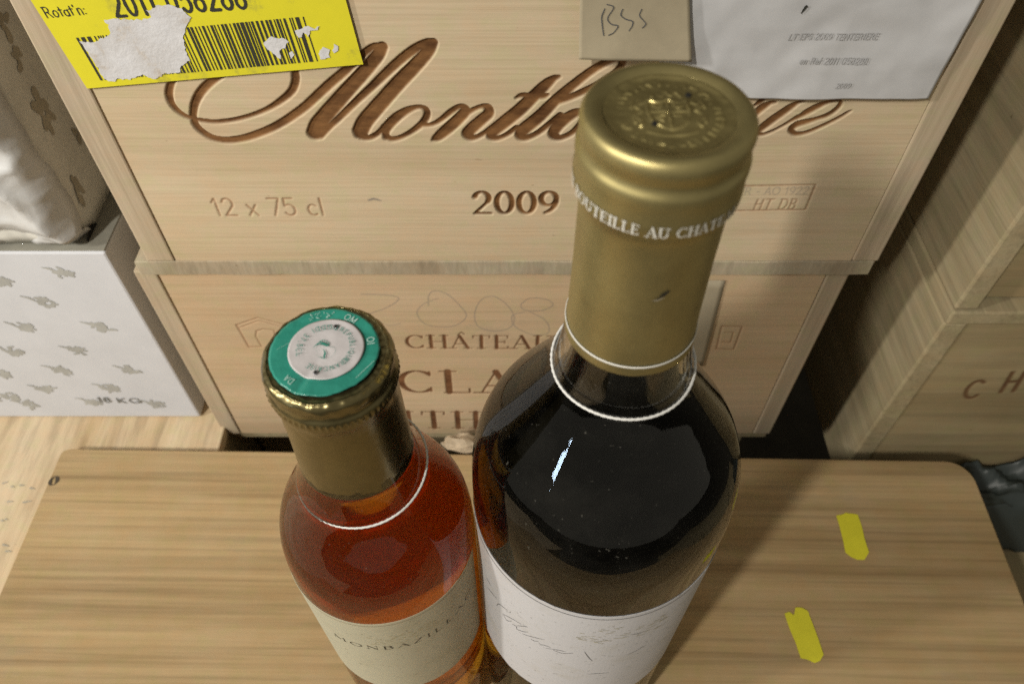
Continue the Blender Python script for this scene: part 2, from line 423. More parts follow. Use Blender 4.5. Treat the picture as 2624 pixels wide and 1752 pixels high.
Zb = [  # 3.915, 900, 80
 [(822, 125, 84), (775, 205, 108), (690, 305, 120), (580, 420, 130), (460, 545, 136), (345, 675, 140), (235, 800, 146), (140, 915, 150), (92, 1010, 146)],
 [(95, 1040, 130), (150, 1075, 66), (215, 1065, 56), (290, 1015, 54), (340, 960, 60)],
 [(350, 1075, 60), (345, 1005, 84), (395, 930, 96), (485, 850, 88), (580, 795, 68), (680, 768, 44), (748, 790, 56), (762, 850, 64), (718, 925, 64), (620, 1005, 54), (500, 1070, 48), (405, 1088, 56), (350, 1060, 66)],
 [(725, 950, 42), (810, 942, 42), (900, 895, 50), (1000, 815, 58), (1080, 768, 56), (1135, 775, 70), (1140, 820, 100), (1065, 900, 112), (960, 995, 112), (870, 1070, 90), (820, 1098, 30)],
 [(1070, 900, 60), (1190, 815, 50), (1300, 765, 46), (1370, 775, 78), (1378, 835, 100), (1300, 905, 112), (1210, 985, 116), (1170, 1040, 110), (1215, 1078, 64), (1320, 1040, 50), (1440, 950, 50)],
 [(2090, 465, 30), (2030, 485, 66), (1950, 550, 104), (1830, 665, 118), (1700, 790, 128), (1560, 905, 130), (1440, 1000, 124), (1405, 1055, 96), (1460, 1082, 54), (1560, 1045, 50), (1660, 975, 54)],
 [(1655, 675, 26), (1720, 650, 50), (1830, 662, 60), (1930, 660, 56), (1975, 645, 30)],
]
Zc = [  # 2.24, 900, 0
 [(1180, 588, 40), (1250, 566, 38), (1340, 527, 38), (1430, 482, 38), (1510, 430, 40), (1555, 380, 40), (1548, 345, 40), (1490, 352, 40), (1395, 402, 44), (1290, 480, 50), (1180, 575, 60), (1080, 675, 72), (990, 750, 74), (975, 785, 56), (1010, 795, 36), (1075, 765, 34), (1140, 715, 34), (1200, 668, 40)],
 [(1340, 640, 34), (1270, 662, 58), (1190, 725, 66), (1162, 775, 58), (1200, 795, 36), (1270, 765, 34), (1340, 700, 50), (1400, 640, 60)],
 [(1400, 640, 60), (1330, 740, 64), (1340, 790, 50), (1400, 760, 36), (1500, 640, 50), (1640, 480, 56), (1700, 430, 40), (1640, 500, 50), (1480, 720, 66), (1480, 790, 50), (1560, 760, 36), (1640, 690, 40)],
]
Zd = [  # 6.525, 1880, 200
 [(560, 290, 46), (520, 325, 92), (470, 385, 96), (400, 445, 70), (330, 480, 30)],
 [(700, 415, 44), (620, 430, 70), (520, 480, 120), (400, 570, 130), (270, 680, 130), (100, 830, 120)],
 [(310, 240, 60), (230, 270, 80), (100, 350, 80)],
 [(1200, 400, 22), (1090, 420, 60), (950, 500, 120), (820, 590, 136), (690, 680, 140), (550, 785, 138), (430, 880, 120), (410, 940, 84), (500, 952, 54), (640, 900, 48), (800, 820, 48), (940, 740, 56), (1080, 660, 80)],
 [(1370, 275, 24), (1300, 280, 66), (1230, 310, 66), (1200, 340, 24)],
 [(1050, 690, 60), (1230, 580, 110), (1400, 490, 112), (1550, 425, 74), (1690, 395, 44), (1785, 395, 44), (1775, 465, 70), (1690, 555, 80), (1560, 635, 82), (1400, 690, 72), (1250, 735, 96), (1080, 780, 120), (985, 840, 112), (970, 895, 94), (1040, 945, 78), (1180, 930, 68), (1350, 870, 68), (1550, 780, 62), (1750, 680, 58), (1900, 590, 48), (1965, 556, 24)],
]
def offs(st, dx): return [[(p[0] + dx, p[1], p[2]) for p in s] for s in st]
W = .000155
script = traced(Za, 3.915, 400, 80, YU, W) + traced(Zb, 3.915, 900, 80, YU, W) + traced(Zc, 2.24, 900, 0, YU, W) + traced(Zd, 6.525, 1880, 200, YU, W)
deep = script + word('2009', 1212, 548, 1432, 548, 494, YU, thick=.19, thin=.11, track=.05)
faint = word('12 x 75 cl', 550, 553, 836, 552, 510, YU, thick=.10, serif=False, track=.03)
faint += word('HT DB', 1928, 538, 2036, 537, 512, YU, thick=.12, serif=False, track=.10, slant=.1)
hair = word('FR - AO 1922', 1890, 500, 2070, 498, 481, YU, thick=.07, serif=False, track=.03)
u4 = [on_face(*p, YU) for p in ((1870, 541), (2064, 538), (2090, 474), (1880, 478))]
faint += [[(*u4[0], .0007), (*u4[1], .0007), (*u4[2], .0007), (*u4[3], .0007)]]
smear = traced([[(100, 1150, 8), (130, 1142, 12), (170, 1152, 6)]], 2.24, 900, 0, YU, .0002)

# ------------------------------------------------------------------ crate with the script brand
XU0, XU1 = -.1605, .1610
t = thing('wine_crate', 'pale pine wine crate branded with large brown script and 2009, behind the bottles', 'crate', (0, 0, 0), group='stacked wooden wine crates')
engraved('front_panel', XU0 + .0126, XU1 - .0118, .1325, .302, YU, .0004, deep, faint, hair + smear, PALE, t)
box('side_panel', XU0, XU0 + .0122, YU - .0006, .72, .1325, .302, SIDEV, t, .0008)
box('side_panel', XU1 - .0115, XU1, YU - .0006, .72, .1325, .302, SIDEV, t, .0008)
bp = box('bottom_panel', XU0 - .006, XU1 - .001, YU - .0006, .72, .1240, .1322, ENDG, t, .0007, cuts=30, wob=.0004)
box('top_panel', XU0, XU1, YU, .72, .3022, .311, PALE2, t)
box('back_panel', XU0 + .0126, XU1 - .0118, .705, .719, .1325, .302, PALE2, t)

def flat_poly(name, pts, y0, th, mat, parent, extra=None):
    """sheet of real thickness in an upright plane, outline given as (x, z)"""
    n = len(pts)
    vs = [(p[0], y0, p[1]) for p in pts] + [(p[0], y0 + th, p[1]) for p in pts]
    fs = [tuple(range(n)), tuple(range(2 * n - 1, n - 1, -1))] + [(i, i + n, (i + 1) % n + n, (i + 1) % n) for i in range(n)]
    return mesh(name, vs, fs, mat, parent)
def paper_y(x, z, y0, amp, curl, seed, z0, z1):
    h = noise.fractal(Vector((x * 28 + seed, z * 28, seed)), .9, 2.1, 3)
    rg = 1 - abs(noise.noise(Vector((x * 22 - z * 14 + seed, z * 9, 3.3)))) * 2
    b = min(1, max(0, (z - z0) / (z1 - z0)))
    return y0 - amp * (.5 + .5 * h) - amp * .5 * max(0, rg) - curl * (1 - b) ** 3
def paper_grid(name, c00, c10, c11, c01, y0, mat, parent, n=40, amp=.0012, curl=0.0, seed=0):
    """wrinkled paper sheet spanning four corners (x, z): lower left, lower right, upper right, upper left"""
    vs, fs = [], []
    for j in range(n + 1):
        for i in range(n + 1):
            a, b = i / n, j / n
            x = (1 - a) * (1 - b) * c00[0] + a * (1 - b) * c10[0] + a * b * c11[0] + (1 - a) * b * c01[0]
            z = (1 - a) * (1 - b) * c00[1] + a * (1 - b) * c10[1] + a * b * c11[1] + (1 - a) * b * c01[1]
            y = paper_y(x, z, y0, amp, curl, seed, c00[1], c01[1])
            vs.append((x, y, z))
    m = n + 1
    fs = [(j * m + i, j * m + i + 1, (j + 1) * m + i + 1, (j + 1) * m + i) for j in range(n) for i in range(n)]
    o = mesh(name, vs, fs, mat, parent, smooth=True)
    s = o.modifiers.new('thickness', 'SOLIDIFY'); s.thickness = .00012
    return o

# yellow barcode label
YEL = plain('yellow_label_paper', (.72, .66, .03), .5)
_t = YEL.node_tree
_c = ramp(_t, [(.33, (.40, .37, .06)), (.44, (.70, .64, .03)), (.7, (.76, .69, .03))], tex_noise(_t, coords(_t, (38, 38, 38)), 1.0, 7, .75))
_t.links.new(_c, _t.nodes['Principled BSDF'].inputs['Base Color'])
TORN = plain('torn_white_paper', (.60, .60, .62), .8, bumpy=.9, bscale=260)
_t = TORN.node_tree
_c = ramp(_t, [(.30, (.50, .42, .33)), (.42, (.58, .57, .58)), (.6, (.66, .66, .69))], tex_noise(_t, coords(_t, (75, 75, 75)), 1.0, 6, .65))
_t.links.new(_c, _t.nodes['Principled BSDF'].inputs['Base Color'])
def F(u, v): return on_face(u, v, YU)
c_bl, c_br = F(226, 223), F(932, 161)
c_tr0, c_tl0 = F(888, 0), F(84, 0)
def ext(a, b, k): return (a[0] + (b[0] - a[0]) * k, a[1] + (b[1] - a[1]) * k)
c_tr, c_tl = ext(c_br, c_tr0, 1.5), ext(c_bl, c_tl0, 1.5 * (c_tr0[1] - c_br[1]) / (c_tl0[1] - c_bl[1]))
lab = flat_poly('barcode_label', [c_bl, c_br, c_tr, c_tl], YU - .0011, .0002, YEL, t)
lab['label'] = 'yellow printed label with barcode, partly torn away'
ex = np.array(c_br) - np.array(c_bl); LW = np.linalg.norm(ex); ex /= LW
ez = np.array(c_tl) - np.array(c_bl); ez = ez - ex * ez.dot(ex); LH = np.linalg.norm(ez); ez /= LH
def tolab(u, v):
    p = np.array(F(u, v)) - np.array(c_bl); return p.dot(ex), p.dot(ez)
def lab3(a, b, off=.00012):
    p = np.array(c_bl) + ex * a + ez * b
    return (p[0], YU - .0011 - off, p[1])
# bars
bl = tolab(262, 204); br = tolab(820, 150); tl = tolab(206, 92); tr = tolab(802, 36)
vs, fs = [], []
x = bl[0]; hi = .5 * (tl[1] + tr[1]); lo = .5 * (bl[1] + br[1])
rb = random.Random(5)
while x < br[0]:
    wbar = rb.choice([.0004, .0004, .0004, .0008, .0008, .0013]); gap = rb.choice([.0004, .0004, .0008, .0008, .0012])
    k = len(vs)
    for a, b in ((x, lo), (x + wbar, lo), (x + wbar, hi), (x, hi)): vs.append(lab3(a, b))
    fs.append((k, k + 1, k + 2, k + 3)); x += wbar + gap
bars = mesh('barcode', vs, fs, INK, lab)
def lab_word(s, u0, v0, u1, v1, vtop, **kw):
    st, wd = text(s, **kw); p0, p1 = tolab(u0, v0), tolab(u1, v1)
    ptop = tolab(u0, vtop)
    return place(st, wd, p0, p1, ptop[1] - p0[1])
decal('lettering', lab_word("Rotat'n:", 122, 42, 228, 32, 14, thick=.12, serif=False, track=.05), .00022, lambda a, b: lab3(a, b), INK, lab)
decal('lettering', lab_word("2011 058288", 300, 38, 640, 16, -24, thick=.17, serif=False, track=.10), .00025, lambda a, b: lab3(a, b), INK, lab)
# torn patches: white backing where the print has been pulled off
def torn(name, pix, seed, off=.00024):
    pts = [tolab(*p) for p in pix]
    pp = []
    rr = random.Random(seed)
    n = len(pts)
    for i in range(n):
        a, b = pts[i], pts[(i + 1) % n]
        L = math.hypot(a[0] - b[0], a[1] - b[1]); k = max(1, int(L / .0008))
        for q in range(k):
            s = q / k
            pp.append((a[0] + (b[0] - a[0]) * s + rr.uniform(-.00035, .00035), a[1] + (b[1] - a[1]) * s + rr.uniform(-.00035, .00035)))
    bm = bmesh.new()
    vv = [bm.verts.new(lab3(p[0], p[1], off)) for p in pp]
    f = bm.faces.new(vv); f.normal_update()
    r = bmesh.ops.extrude_face_region(bm, geom=[f])
    for v in [g for g in r['geom'] if isinstance(g, bmesh.types.BMVert)]: v.co.y += .0001
    return bm_obj(name, bm, TORN, lab)
def z4(*pp): return [(60 + a / 2.61, b / 2.61) for a, b in pp]
torn('torn_patch', z4((385, 265), (480, 270), (590, 215), (575, 150), (540, 120), (640, 118), (800, 120), (860, 100), (830, 60), (900, 30), (980, 20), (1060, 45), (1125, 100), (1095, 170), (1075, 240), (1090, 320), (1115, 390), (1060, 430), (1050, 470), (960, 480), (890, 515), (800, 490), (720, 520), (640, 515), (600, 535), (545, 510), (500, 430), (430, 320)), 3)
torn('torn_patch', z4((1615, 265), (1660, 235), (1740, 245), (1775, 265), (1750, 305), (1715, 325), (1725, 380), (1700, 375), (1660, 330), (1620, 300)), 4)
torn('torn_patch', z4((1780, 345), (1800, 335), (1815, 360), (1800, 380), (1785, 370)), 5)
torn('torn_patch', z4((1975, 350), (2010, 305), (2050, 320), (2050, 370), (1995, 388)), 6)
torn('torn_patch', z4((2070, 320), (2085, 280), (2115, 295), (2110, 330), (2085, 340)), 7)
torn('torn_patch', z4((1825, 200), (1880, 165), (1930, 165), (1960, 180), (1985, 160), (1980, 190), (1920, 195), (1910, 230), (1880, 210), (1850, 245)), 8)

# grey note and white papers on the crate front
NOTE = plain('grey_note_card', (.38, .325, .225), .8, var=.14)
WP = plain('thin_white_paper', (.56, .56, .575), .6, var=.09)
PEN = plain('pencil', (.10, .10, .10), .6)
a0, a1 = F(1700, 132), F(2376, 240)
paper = paper_grid('paper_sheet', F(1700, 236), F(2372, 242), ext(F(2372, 242), F(2497, 0), 1.4), ext(F(1700, 236), F(1698, 0), 1.4), YU - .0012, WP, t, 90, .0026)
paper['label'] = 'white creased paper sheet with faint typed lines'
zlo, zhi = F(1700, 236)[1], ext(F(1700, 236), F(1698, 0), 1.4)[1]
nlo, nhi = F(1480, 123)[1], ext(F(1480, 123), F(1483, 0), 1.8)[1]
def on_paper(x, z): return (x, paper_y(x, z, YU - .0012, .0026, 0, 0, zlo, zhi) - .0005, z)
def on_note(x, z): return (x, paper_y(x, z, YU - .0048, .0007, .002, 7, nlo, nhi) - .00025, z)
FAINT = plain('faint_type', (.40, .40, .41), .8)
for s, u0, v0, u1, v1, vt in (('LT EPS 2009 TENTERIERE', 2012, 87, 2240, 87, 72), ('en Ref 2011 058288', 2040, 148, 2212, 150, 132), ('2009', 2132, 210, 2170, 210, 198)):
    st, wd = text(s, thick=.17, serif=False, track=.05, slant=.15)
    p0, p1 = F(u0, v0), F(u1, v1)
    decal('lettering', place(st, wd, p0, p1, F(u0, vt)[1] - p0[1]), .00016, on_paper, FAINT, paper)
decal('pen_stroke', [[(*F(2058, 2), .0012), (*F(2046, 18), .0005)]], .0003, on_paper, INK, paper)
slip = paper_grid('paper_slip', F(1688, 160), F(1790, 160), F(1790, 90), F(1692, 90), YU - .0006, WP, t, 12, .0004, seed=3)
note = paper_grid('grey_note', F(1480, 123), F(1764, 127), ext(F(1764, 127), F(1761, 0), 1.8), ext(F(1480, 123), F(1483, 0), 1.8), YU - .0048, NOTE, t, 30, .0007, curl=.002, seed=7)
note['label'] = 'grey paper note with the handwritten letters BSS'
def z8(s): return traced(s, 2.61, 1400, 0, YU, .00011)
hand = z8([[(382, 0, 9), (362, 50, 10), (365, 110, 10), (374, 172, 8)], [(395, -30, 9), (440, -10, 9), (400, 60, 9), (425, 98, 10), (468, 108, 9), (440, 150, 9), (405, 168, 9)],
           [(500, 0, 9), (488, 40, 9), (520, 65, 10), (563, 78, 10), (562, 105, 10), (540, 138, 8)],
           [(625, 0, 9), (610, 40, 9), (635, 72, 9), (652, 95, 10), (628, 120, 8)]])
decal('handwriting', hand, .0002, on_note, PEN, note)

# ------------------------------------------------------------------ crate below it
YL = 0.2405
def FL(u, v): return on_face(u, v, YL)
def z6(s, wk=.0002): return traced(s, 2.61, 560, 720, YL, wk, 6)
def z6s(s, wk=.0002): return [[(*FL(560 + p[0] / 2.61, 720 + p[1] / 2.61), p[2] / 2.61 * wk) for p in q] for q in s]
brand = word('CHA^TEAU', 1041, 892, 1420, 894, 860, YL, thick=.16, thin=.055, track=.10)
brand += word('CLA', 1024, 1005, 1318, 1007, 951, YL, thick=.17, thin=.05, track=.16)
brand += word('ITHE', 1037, 1096, 1306, 1098, 1055, YL, thick=.17, thin=.05, track=.20)
emb = z6s([[(120, 295, 9), (265, 246, 9), (440, 292, 9), (640, 235, 9), (880, 235, 9), (1098, 290, 9), (1118, 360, 9)],
           [(120, 295, 14), (205, 442, 12), (290, 440, 9), (250, 370, 9), (255, 335, 9), (300, 322, 9), (370, 330, 9), (420, 440, 9), (520, 440, 9)],
           [(135, 315, 7), (270, 265, 7), (430, 310, 7)]])
pencil = z6([[(955, 88, 5), (1100, 92, 5), (1190, 105, 5), (1200, 130, 5), (1120, 180, 5), (1000, 228, 5), (1060, 270, 4), (1140, 295, 4), (1220, 285, 4)],
             [(1405, 165, 5), (1405, 100, 5), (1440, 67, 5), (1520, 82, 5), (1600, 150, 5), (1658, 230, 5), (1600, 290, 5), (1500, 308, 5), (1380, 285, 5), (1328, 215, 5), (1370, 155, 4), (1470, 115, 4)],
             [(1780, 108, 5), (1738, 150, 5), (1712, 230, 5), (1740, 305, 5), (1850, 335, 5), (1950, 310, 5), (1978, 240, 5), (1930, 160, 5), (1850, 105, 5), (1780, 108, 5)],
             [(2022, 155, 5), (2080, 116, 5), (2180, 120, 5), (2238, 155, 5), (2180, 193, 5), (2080, 200, 5), (2030, 182, 5), (2022, 155, 5)],
             [(2045, 208, 5), (1965, 232, 5), (1985, 305, 5), (2100, 358, 5), (2200, 350, 5), (2208, 300, 5), (2170, 250, 5), (2080, 205, 5)]])
q = [FL(*p) for p in ((1836, 894), (1880, 896), (1902, 838), (1850, 836))]
stamp = [[(*p, .0008) for p in q + q[:1]], [(*FL(1852, 876), .0006), (*FL(1872, 878), .0006), (*FL(1880, 852), .0006), (*FL(1858, 852), .0006)]]
XL0, XL1 = -.1712, .1530
t = thing('wine_crate', 'pine wine crate with branded capitals and a pencilled 2008, under the script-branded crate', 'crate', group='stacked wooden wine crates')
engraved('front_panel', XL0 + .0108, XL1 - .0105, -.016, .1234, YL, .00042, brand, emb + stamp, pencil, PALE2, t, depth=.0004)
box('side_panel', XL0, XL0 + .0102, YL - .0006, .72, -.016, .1234, SIDEV, t, .0008)
box('side_panel', XL1 - .0100, XL1, YL - .0006, .72, -.016, .1234, SIDEV, t, .0008)
box('back_panel', XL0 + .0108, XL1 - .0105, .70, .719, -.016, .1234, PALE2, t)
box('bottom_panel', XL0, XL1, YL + .002, .72, -.024, -.0162, SIDEW, t)
paper_grid('paper_label', FL(1700, 935), FL(1800, 935), FL(1858, 716), FL(1700, 716), YL - .0004, plain('old_paper', (.36, .31, .22), .7, var=.1), t, 12, .0004)

# ------------------------------------------------------------------ crate in the shadow under that
t = thing('wine_crate', 'dark wooden crate almost lost in the gap behind the board', 'crate', group='stacked wooden wine crates')
box('front_panel', -.165, .15, .262, .275, -.20, -.0245, SIDEW, t); box('side_panel', -.165, -.153, .2755, .72, -.20, -.0245, SIDEW, t)
box('side_panel', .138, .15, .2755, .72, -.20, -.0245, SIDEW, t)

# ------------------------------------------------------------------ board the bottles stand on, on its crate
t = thing('crate_lid', 'flat pine lid board with rounded back corner that both bottles stand on', 'wooden lid', (0, .0, 0), rz=math.radians(-.9))
bm = bmesh.new()
pts = []
x0, x1, y0, y1 = -.2560, .2500, -.115, .2168
pts += [(x0, y0), (x1, y0)]
for k in range(9):
    a = PI / 2 * k / 8; pts.append((x1 - .013 + .013 * math.cos(a), y1 - .013 + .013 * math.sin(a)))
for k in range(5):
    a = PI / 2 + PI / 2 * k / 4; pts.append((x0 + .004 + .004 * math.cos(a), y1 - .004 + .004 * math.sin(a)))
f = bm.faces.new([bm.verts.new((p[0], p[1], -.0078)) for p in pts])
r = bmesh.ops.extrude_face_region(bm, geom=[f])
for v in [g for g in r['geom'] if isinstance(g, bmesh.types.BMVert)]: v.co.z = 0
bmesh.ops.recalc_face_normals(bm, faces=bm.faces[:])
bmesh.ops.bevel(bm, geom=[e for e in bm.edges if all(v.co.z > -.001 for v in e.verts)], offset=.0009, segments=3, affect='EDGES')
bm_obj('board', bm, LIDW, t)
t = thing('wine_crate', 'pine crate carrying the lid board, its sides hidden in shadow', 'crate', group='stacked wooden wine crates')
box('front_panel', -.163, .245, -.105, -.093, -.20, -.0084, SIDEW, t); box('back_panel', -.163, .245, .195, .207, -.20, -.0084, SIDEW, t)
box('side_panel', -.163, -.151, -.0925, .1945, -.20, -.0084, SIDEW, t); box('side_panel', .233, .245, -.0925, .1945, -.20, -.0084, SIDEW, t)

# strips of yellow tape stuck to the board
TAPE = plain('yellow_tape', (.66, .62, .035), .45, bumpy=.15, var=.10)
def tape(pix, label):
    pts = [on_level(*p, 0) for p in pix]
    n = len(pts)
    cx = sum(p[0] for p in pts) / n; cy_ = sum(p[1] for p in pts) / n
    vs = [(p[0] - cx, p[1] - cy_, .0002) for p in pts] + [(p[0] - cx, p[1] - cy_, .0005) for p in pts]
    fs = [tuple(range(n)), tuple(range(2 * n - 1, n - 1, -1))] + [(i, (i + 1) % n, (i + 1) % n + n, i + n) for i in range(n)]
    o = mesh('tape_strip', vs, fs, TAPE)
    o.location = (cx, cy_, 0)
    bmx = bmesh.new(); bmx.from_mesh(o.data); bmesh.ops.recalc_face_normals(bmx, faces=bmx.faces[:]); bmx.to_mesh(o.data); bmx.free()
    return tag(o, label, 'tape', 'yellow tape strips on the board')
k5 = 2.234
def zt(*pp): return [(2000 + a / k5, 1050 + b / k5) for a, b in pp]
tape(zt((318, 605), (345, 602), (372, 590), (440, 600), (462, 660), (480, 740), (505, 815), (480, 858), (440, 858), (400, 840), (370, 815), (355, 740), (335, 660)), 'short yellow tape strip farther from the camera, toward the rounded board corner')
tape(zt((22, 1165), (50, 1155), (75, 1175), (85, 1130), (120, 1132), (155, 1150), (185, 1230), (215, 1310), (245, 1400), (225, 1435), (195, 1448), (160, 1430), (115, 1420), (85, 1330), (50, 1250)), 'notched yellow tape strip nearer the camera, beside the tall bottle')

# chip of wood lying in the gap behind the board
bm = bmesh.new(); bmesh.ops.create_icosphere(bm, subdivisions=3, radius=.006)
for v in bm.verts:
    v.co = Vector((v.co.x * 1.7, v.co.y * .9, v.co.z * .6)) + noise.noise_vector(v.co * 260) * .0024
o = bm_obj('wood_chip', bm, plain('splinter', (.50, .40, .28), .8, var=.35)); o.location = (-.030, .2265, -.0035)
tag(o, 'splintered bit of wood wedged in the gap between the two bottles', 'wood chip')

# ------------------------------------------------------------------ boxes at the left
def motif(cx, cz, s, rr):
    """small printed bee-like sprig"""
    out = [[(cx - s * .95, cz + s * .5, s * .10), (cx - s * .55, cz + s * .38, s * .22), (cx - s * .3, cz + s * .1, s * .16)]]
    for k in range(22):
        a = rr.uniform(0, 2 * PI); q = rr.uniform(.1, .6)
        px, pz = cx + s * (.12 + q * math.cos(a)), cz + s * (q * .8 * math.sin(a) - .02)
        out.append([(px, pz, s * rr.uniform(.16, .32)), (px + s * rr.uniform(-.25, .3), pz + s * rr.uniform(-.22, .18), s * .16)])
    return [[(p[0] + rr.uniform(-.08, .08) * s, p[1] + rr.uniform(-.08, .08) * s, p[2]) for p in q] for q in out]
t = thing('white_box', 'white cardboard box printed with small grey sprigs, standing on the pale crate', 'box', group='white boxes stacked at the left')
YB = .2465
bx = box('carton', -.50, -.1835, YB, .60, -.0078, .1290, PAPER, t, .0012)
box('shaded_top_flap', -.499, -.1838, YB + .0006, .599, .1291, .1297, plain('shade_grey_card', (.26, .25, .21), .8, var=.2), t, .0002)  # added dark sheet on the box top, standing in for shade there
def FB(u, v): return on_face(u, v, YB)
ms = []
rr = random.Random(9)
MS = .0080
cent = [(400, 150), (265, 335), (640, 500), (150, 500), (500, 650), (70, 655), (385, 780), (830, 775), (280, 900), (700, 895), (180, 1000), (590, 985), (1000, 995), (0, 800), (-20, 200), (-60, 960), (60, 950)]
for c in cent:
    x, z = FB(c[0] / 2.529, 640 + c[1] / 2.529)
    ms += motif(x, z, MS, rr)
decal('printed_motif', ms, .0005, lambda x, z: (x, YB - .0002, z), PRINT, t)
st = []
s_, wd = text('18', thick=.16, serif=False)
p0, p1 = FB(252, 1028), FB(288, 1029)
st = place(s_, wd, p0, p1, .0045)
kg = [[(0, 0, .14), (0, 1, .14)], [(.5, 1, .14), (.05, .5, .14), (.5, 0, .14)]]
g_, gw = text('G', thick=.14, serif=False)
kg += [[(p[0] + .75, p[1], p[2]) for p in q] for q in g_]
st += place(kg, 1.55, FB(306, 1030), FB(362, 1031), .0045)
decal('lettering', st, .0003, lambda x, z: (x, YB - .00045, z), plain('worn_ink', (.16, .16, .15), .6), t)

t = thing('white_box', 'white wrapped box with crumpled glossy front and brown-flowered grey side, topmost at left', 'box', group='white boxes stacked at the left')
XB = -.1935; YB2 = .252
# body with a dented, wrapped surface
def wrapped(name, x0, x1, y0, y1, z0, z1, mat, parent, n=44, amp=.004):
    bm = bmesh.new(); bmesh.ops.create_cube(bm, size=1)
    bmesh.ops.subdivide_edges(bm, edges=bm.edges[:], cuts=n, use_grid_fill=True)
    for v in bm.verts:
        q = Vector(((v.co.x + .5) * (x1 - x0) + x0, (v.co.y + .5) * (y1 - y0) + y0, (v.co.z + .5) * (z1 - z0) + z0))
        front = max(0, 1 - (q.y - y0) / .01)
        side = max(0, 1 - (x1 - q.x) / .006)
        low = math.exp(-((q.z - z0) / .03) ** 2)
        h = noise.fractal(q * 26, .8, 2.0, 4)
        rdg = 1 - abs(noise.noise(Vector((q.x * 34 + 5, q.z * 60, 2)))) * 2.2
        q.y -= front * (amp * (.4 + .8 * h) + amp * 1.3 * max(0, rdg) * (0.4 + low))
        edge = max(0, 1 - (x1 - q.x) / .012) * front
        q.x -= edge * .003 * (1 + h); q.y += edge * .004
        v.co = q
    return bm_obj(name, bm, mat, parent, smooth=True)
wrapped('carton', -.50, XB, YB2, .60, .1300, .44, GREYCARD, t, 50, .0016)
# white glossy wrap over the front
vs, fs = [], []
nx, nz = 150, 150
for j in range(nz + 1):
    for i in range(nx + 1):
        x = -.46 + (XB + .0015 + .46) * i / nx; z = .1310 + .24 * j / nz
        h = noise.fractal(Vector((x * 24, z * 30, 1.5)), .8, 2.1, 4)
        f1 = 1 - abs(noise.noise(Vector((x * 16 + z * 20, z * 26 - x * 8, 7)))) * 2.4
        f2 = 1 - abs(noise.noise(Vector((x * 10 - z * 30, z * 8, 11)))) * 3
        f3 = 1 - abs(noise.noise(Vector((x * 46 + z * 30, z * 62, 21)))) * 2.6
        y = YB2 - .0045 - .0022 * h - .0050 * max(0, f1) ** 2 - .004 * max(0, f2) ** 2 - .0016 * max(0, f3) ** 2
        y += .006 * max(0, 1 - (z - .131) / .012)
        c = max(0, 1 - (XB - x) / .007); y += .007 * c * c; x += .0015 * h * (1 - abs(c - .5))
        if j == 0: z += .0015 * h
        vs.append((x, y, z + .002 * f1 * (j < 3)))
m = nx + 1
fs = [(j * m + i, j * m + i + 1, (j + 1) * m + i + 1, (j + 1) * m + i) for j in range(nz) for i in range(nx)]
o = mesh('crumpled_wrap', vs, fs, GLOSSP, t, smooth=True)
o.modifiers.new('thickness', 'SOLIDIFY').thickness = .0003
# flowers and holes on its side
def side_pt(u, v, X=XB):
    a, y, z = ray(u, v); tt = X / a
    return y * tt, CAM_H + z * tt
for (u, v, s) in ((112, 290, .012), (205, 495, .011), (50, 150, .009), (10, 60, .010), (196, 345, .008)):
    yy, zz = side_pt(u, v); ms = []
    for k in range(9):
        a = rr.uniform(0, 2 * PI); l_ = rr.uniform(.3, .9)
        ms.append([(yy + s * .2 * math.cos(a), zz + s * .2 * math.sin(a), s * .25), (yy + s * .5 * l_ * math.cos(a), zz + s * .9 * l_ * math.sin(a), s * rr.uniform(.08, .4))])
    decal('printed_flower', ms, .0006, lambda y, z: (XB + .0004, y, z), BROWNPRINT, t)
for (u, v, ry, rz_) in ((240, 606, .0070, .0050),):
    yy, zz = side_pt(u, v)
    bm = bmesh.new(); bmesh.ops.create_circle(bm, cap_ends=True, segments=28, radius=1)
    r = bmesh.ops.extrude_face_region(bm, geom=bm.faces[:])
    ex_ = [g for g in r['geom'] if isinstance(g, bmesh.types.BMVert)]
    for v_ in bm.verts:
        y_, z_ = v_.co.x, v_.co.y
        k = 1 + .15 * noise.noise(Vector((y_ * 2, z_ * 2, u)))
        d_ = .0018 if v_ in ex_ else .0004
        v_.co = Vector((XB + d_ * .5, yy + y_ * ry * k, zz + z_ * rz_ * k))
    bm_obj('hand_hole', bm, DARK, t)

# pale crate whose top shows left of and behind the board
t = thing('wine_crate', 'pale pine crate with slanting grain on top, under the white boxes', 'crate', group='stacked wooden wine crates')
box('top_panel', -.52, -.1680, -.24, .50, -.0165, -.0082, LIGHTW, t, .0010)
box('side_panel', -.1800, -.1690, -.23, .49, -.20, -.0168, SIDEW, t); box('front_panel', -.51, -.1805, -.23, -.22, -.20, -.0168, SIDEW, t)
vs = []
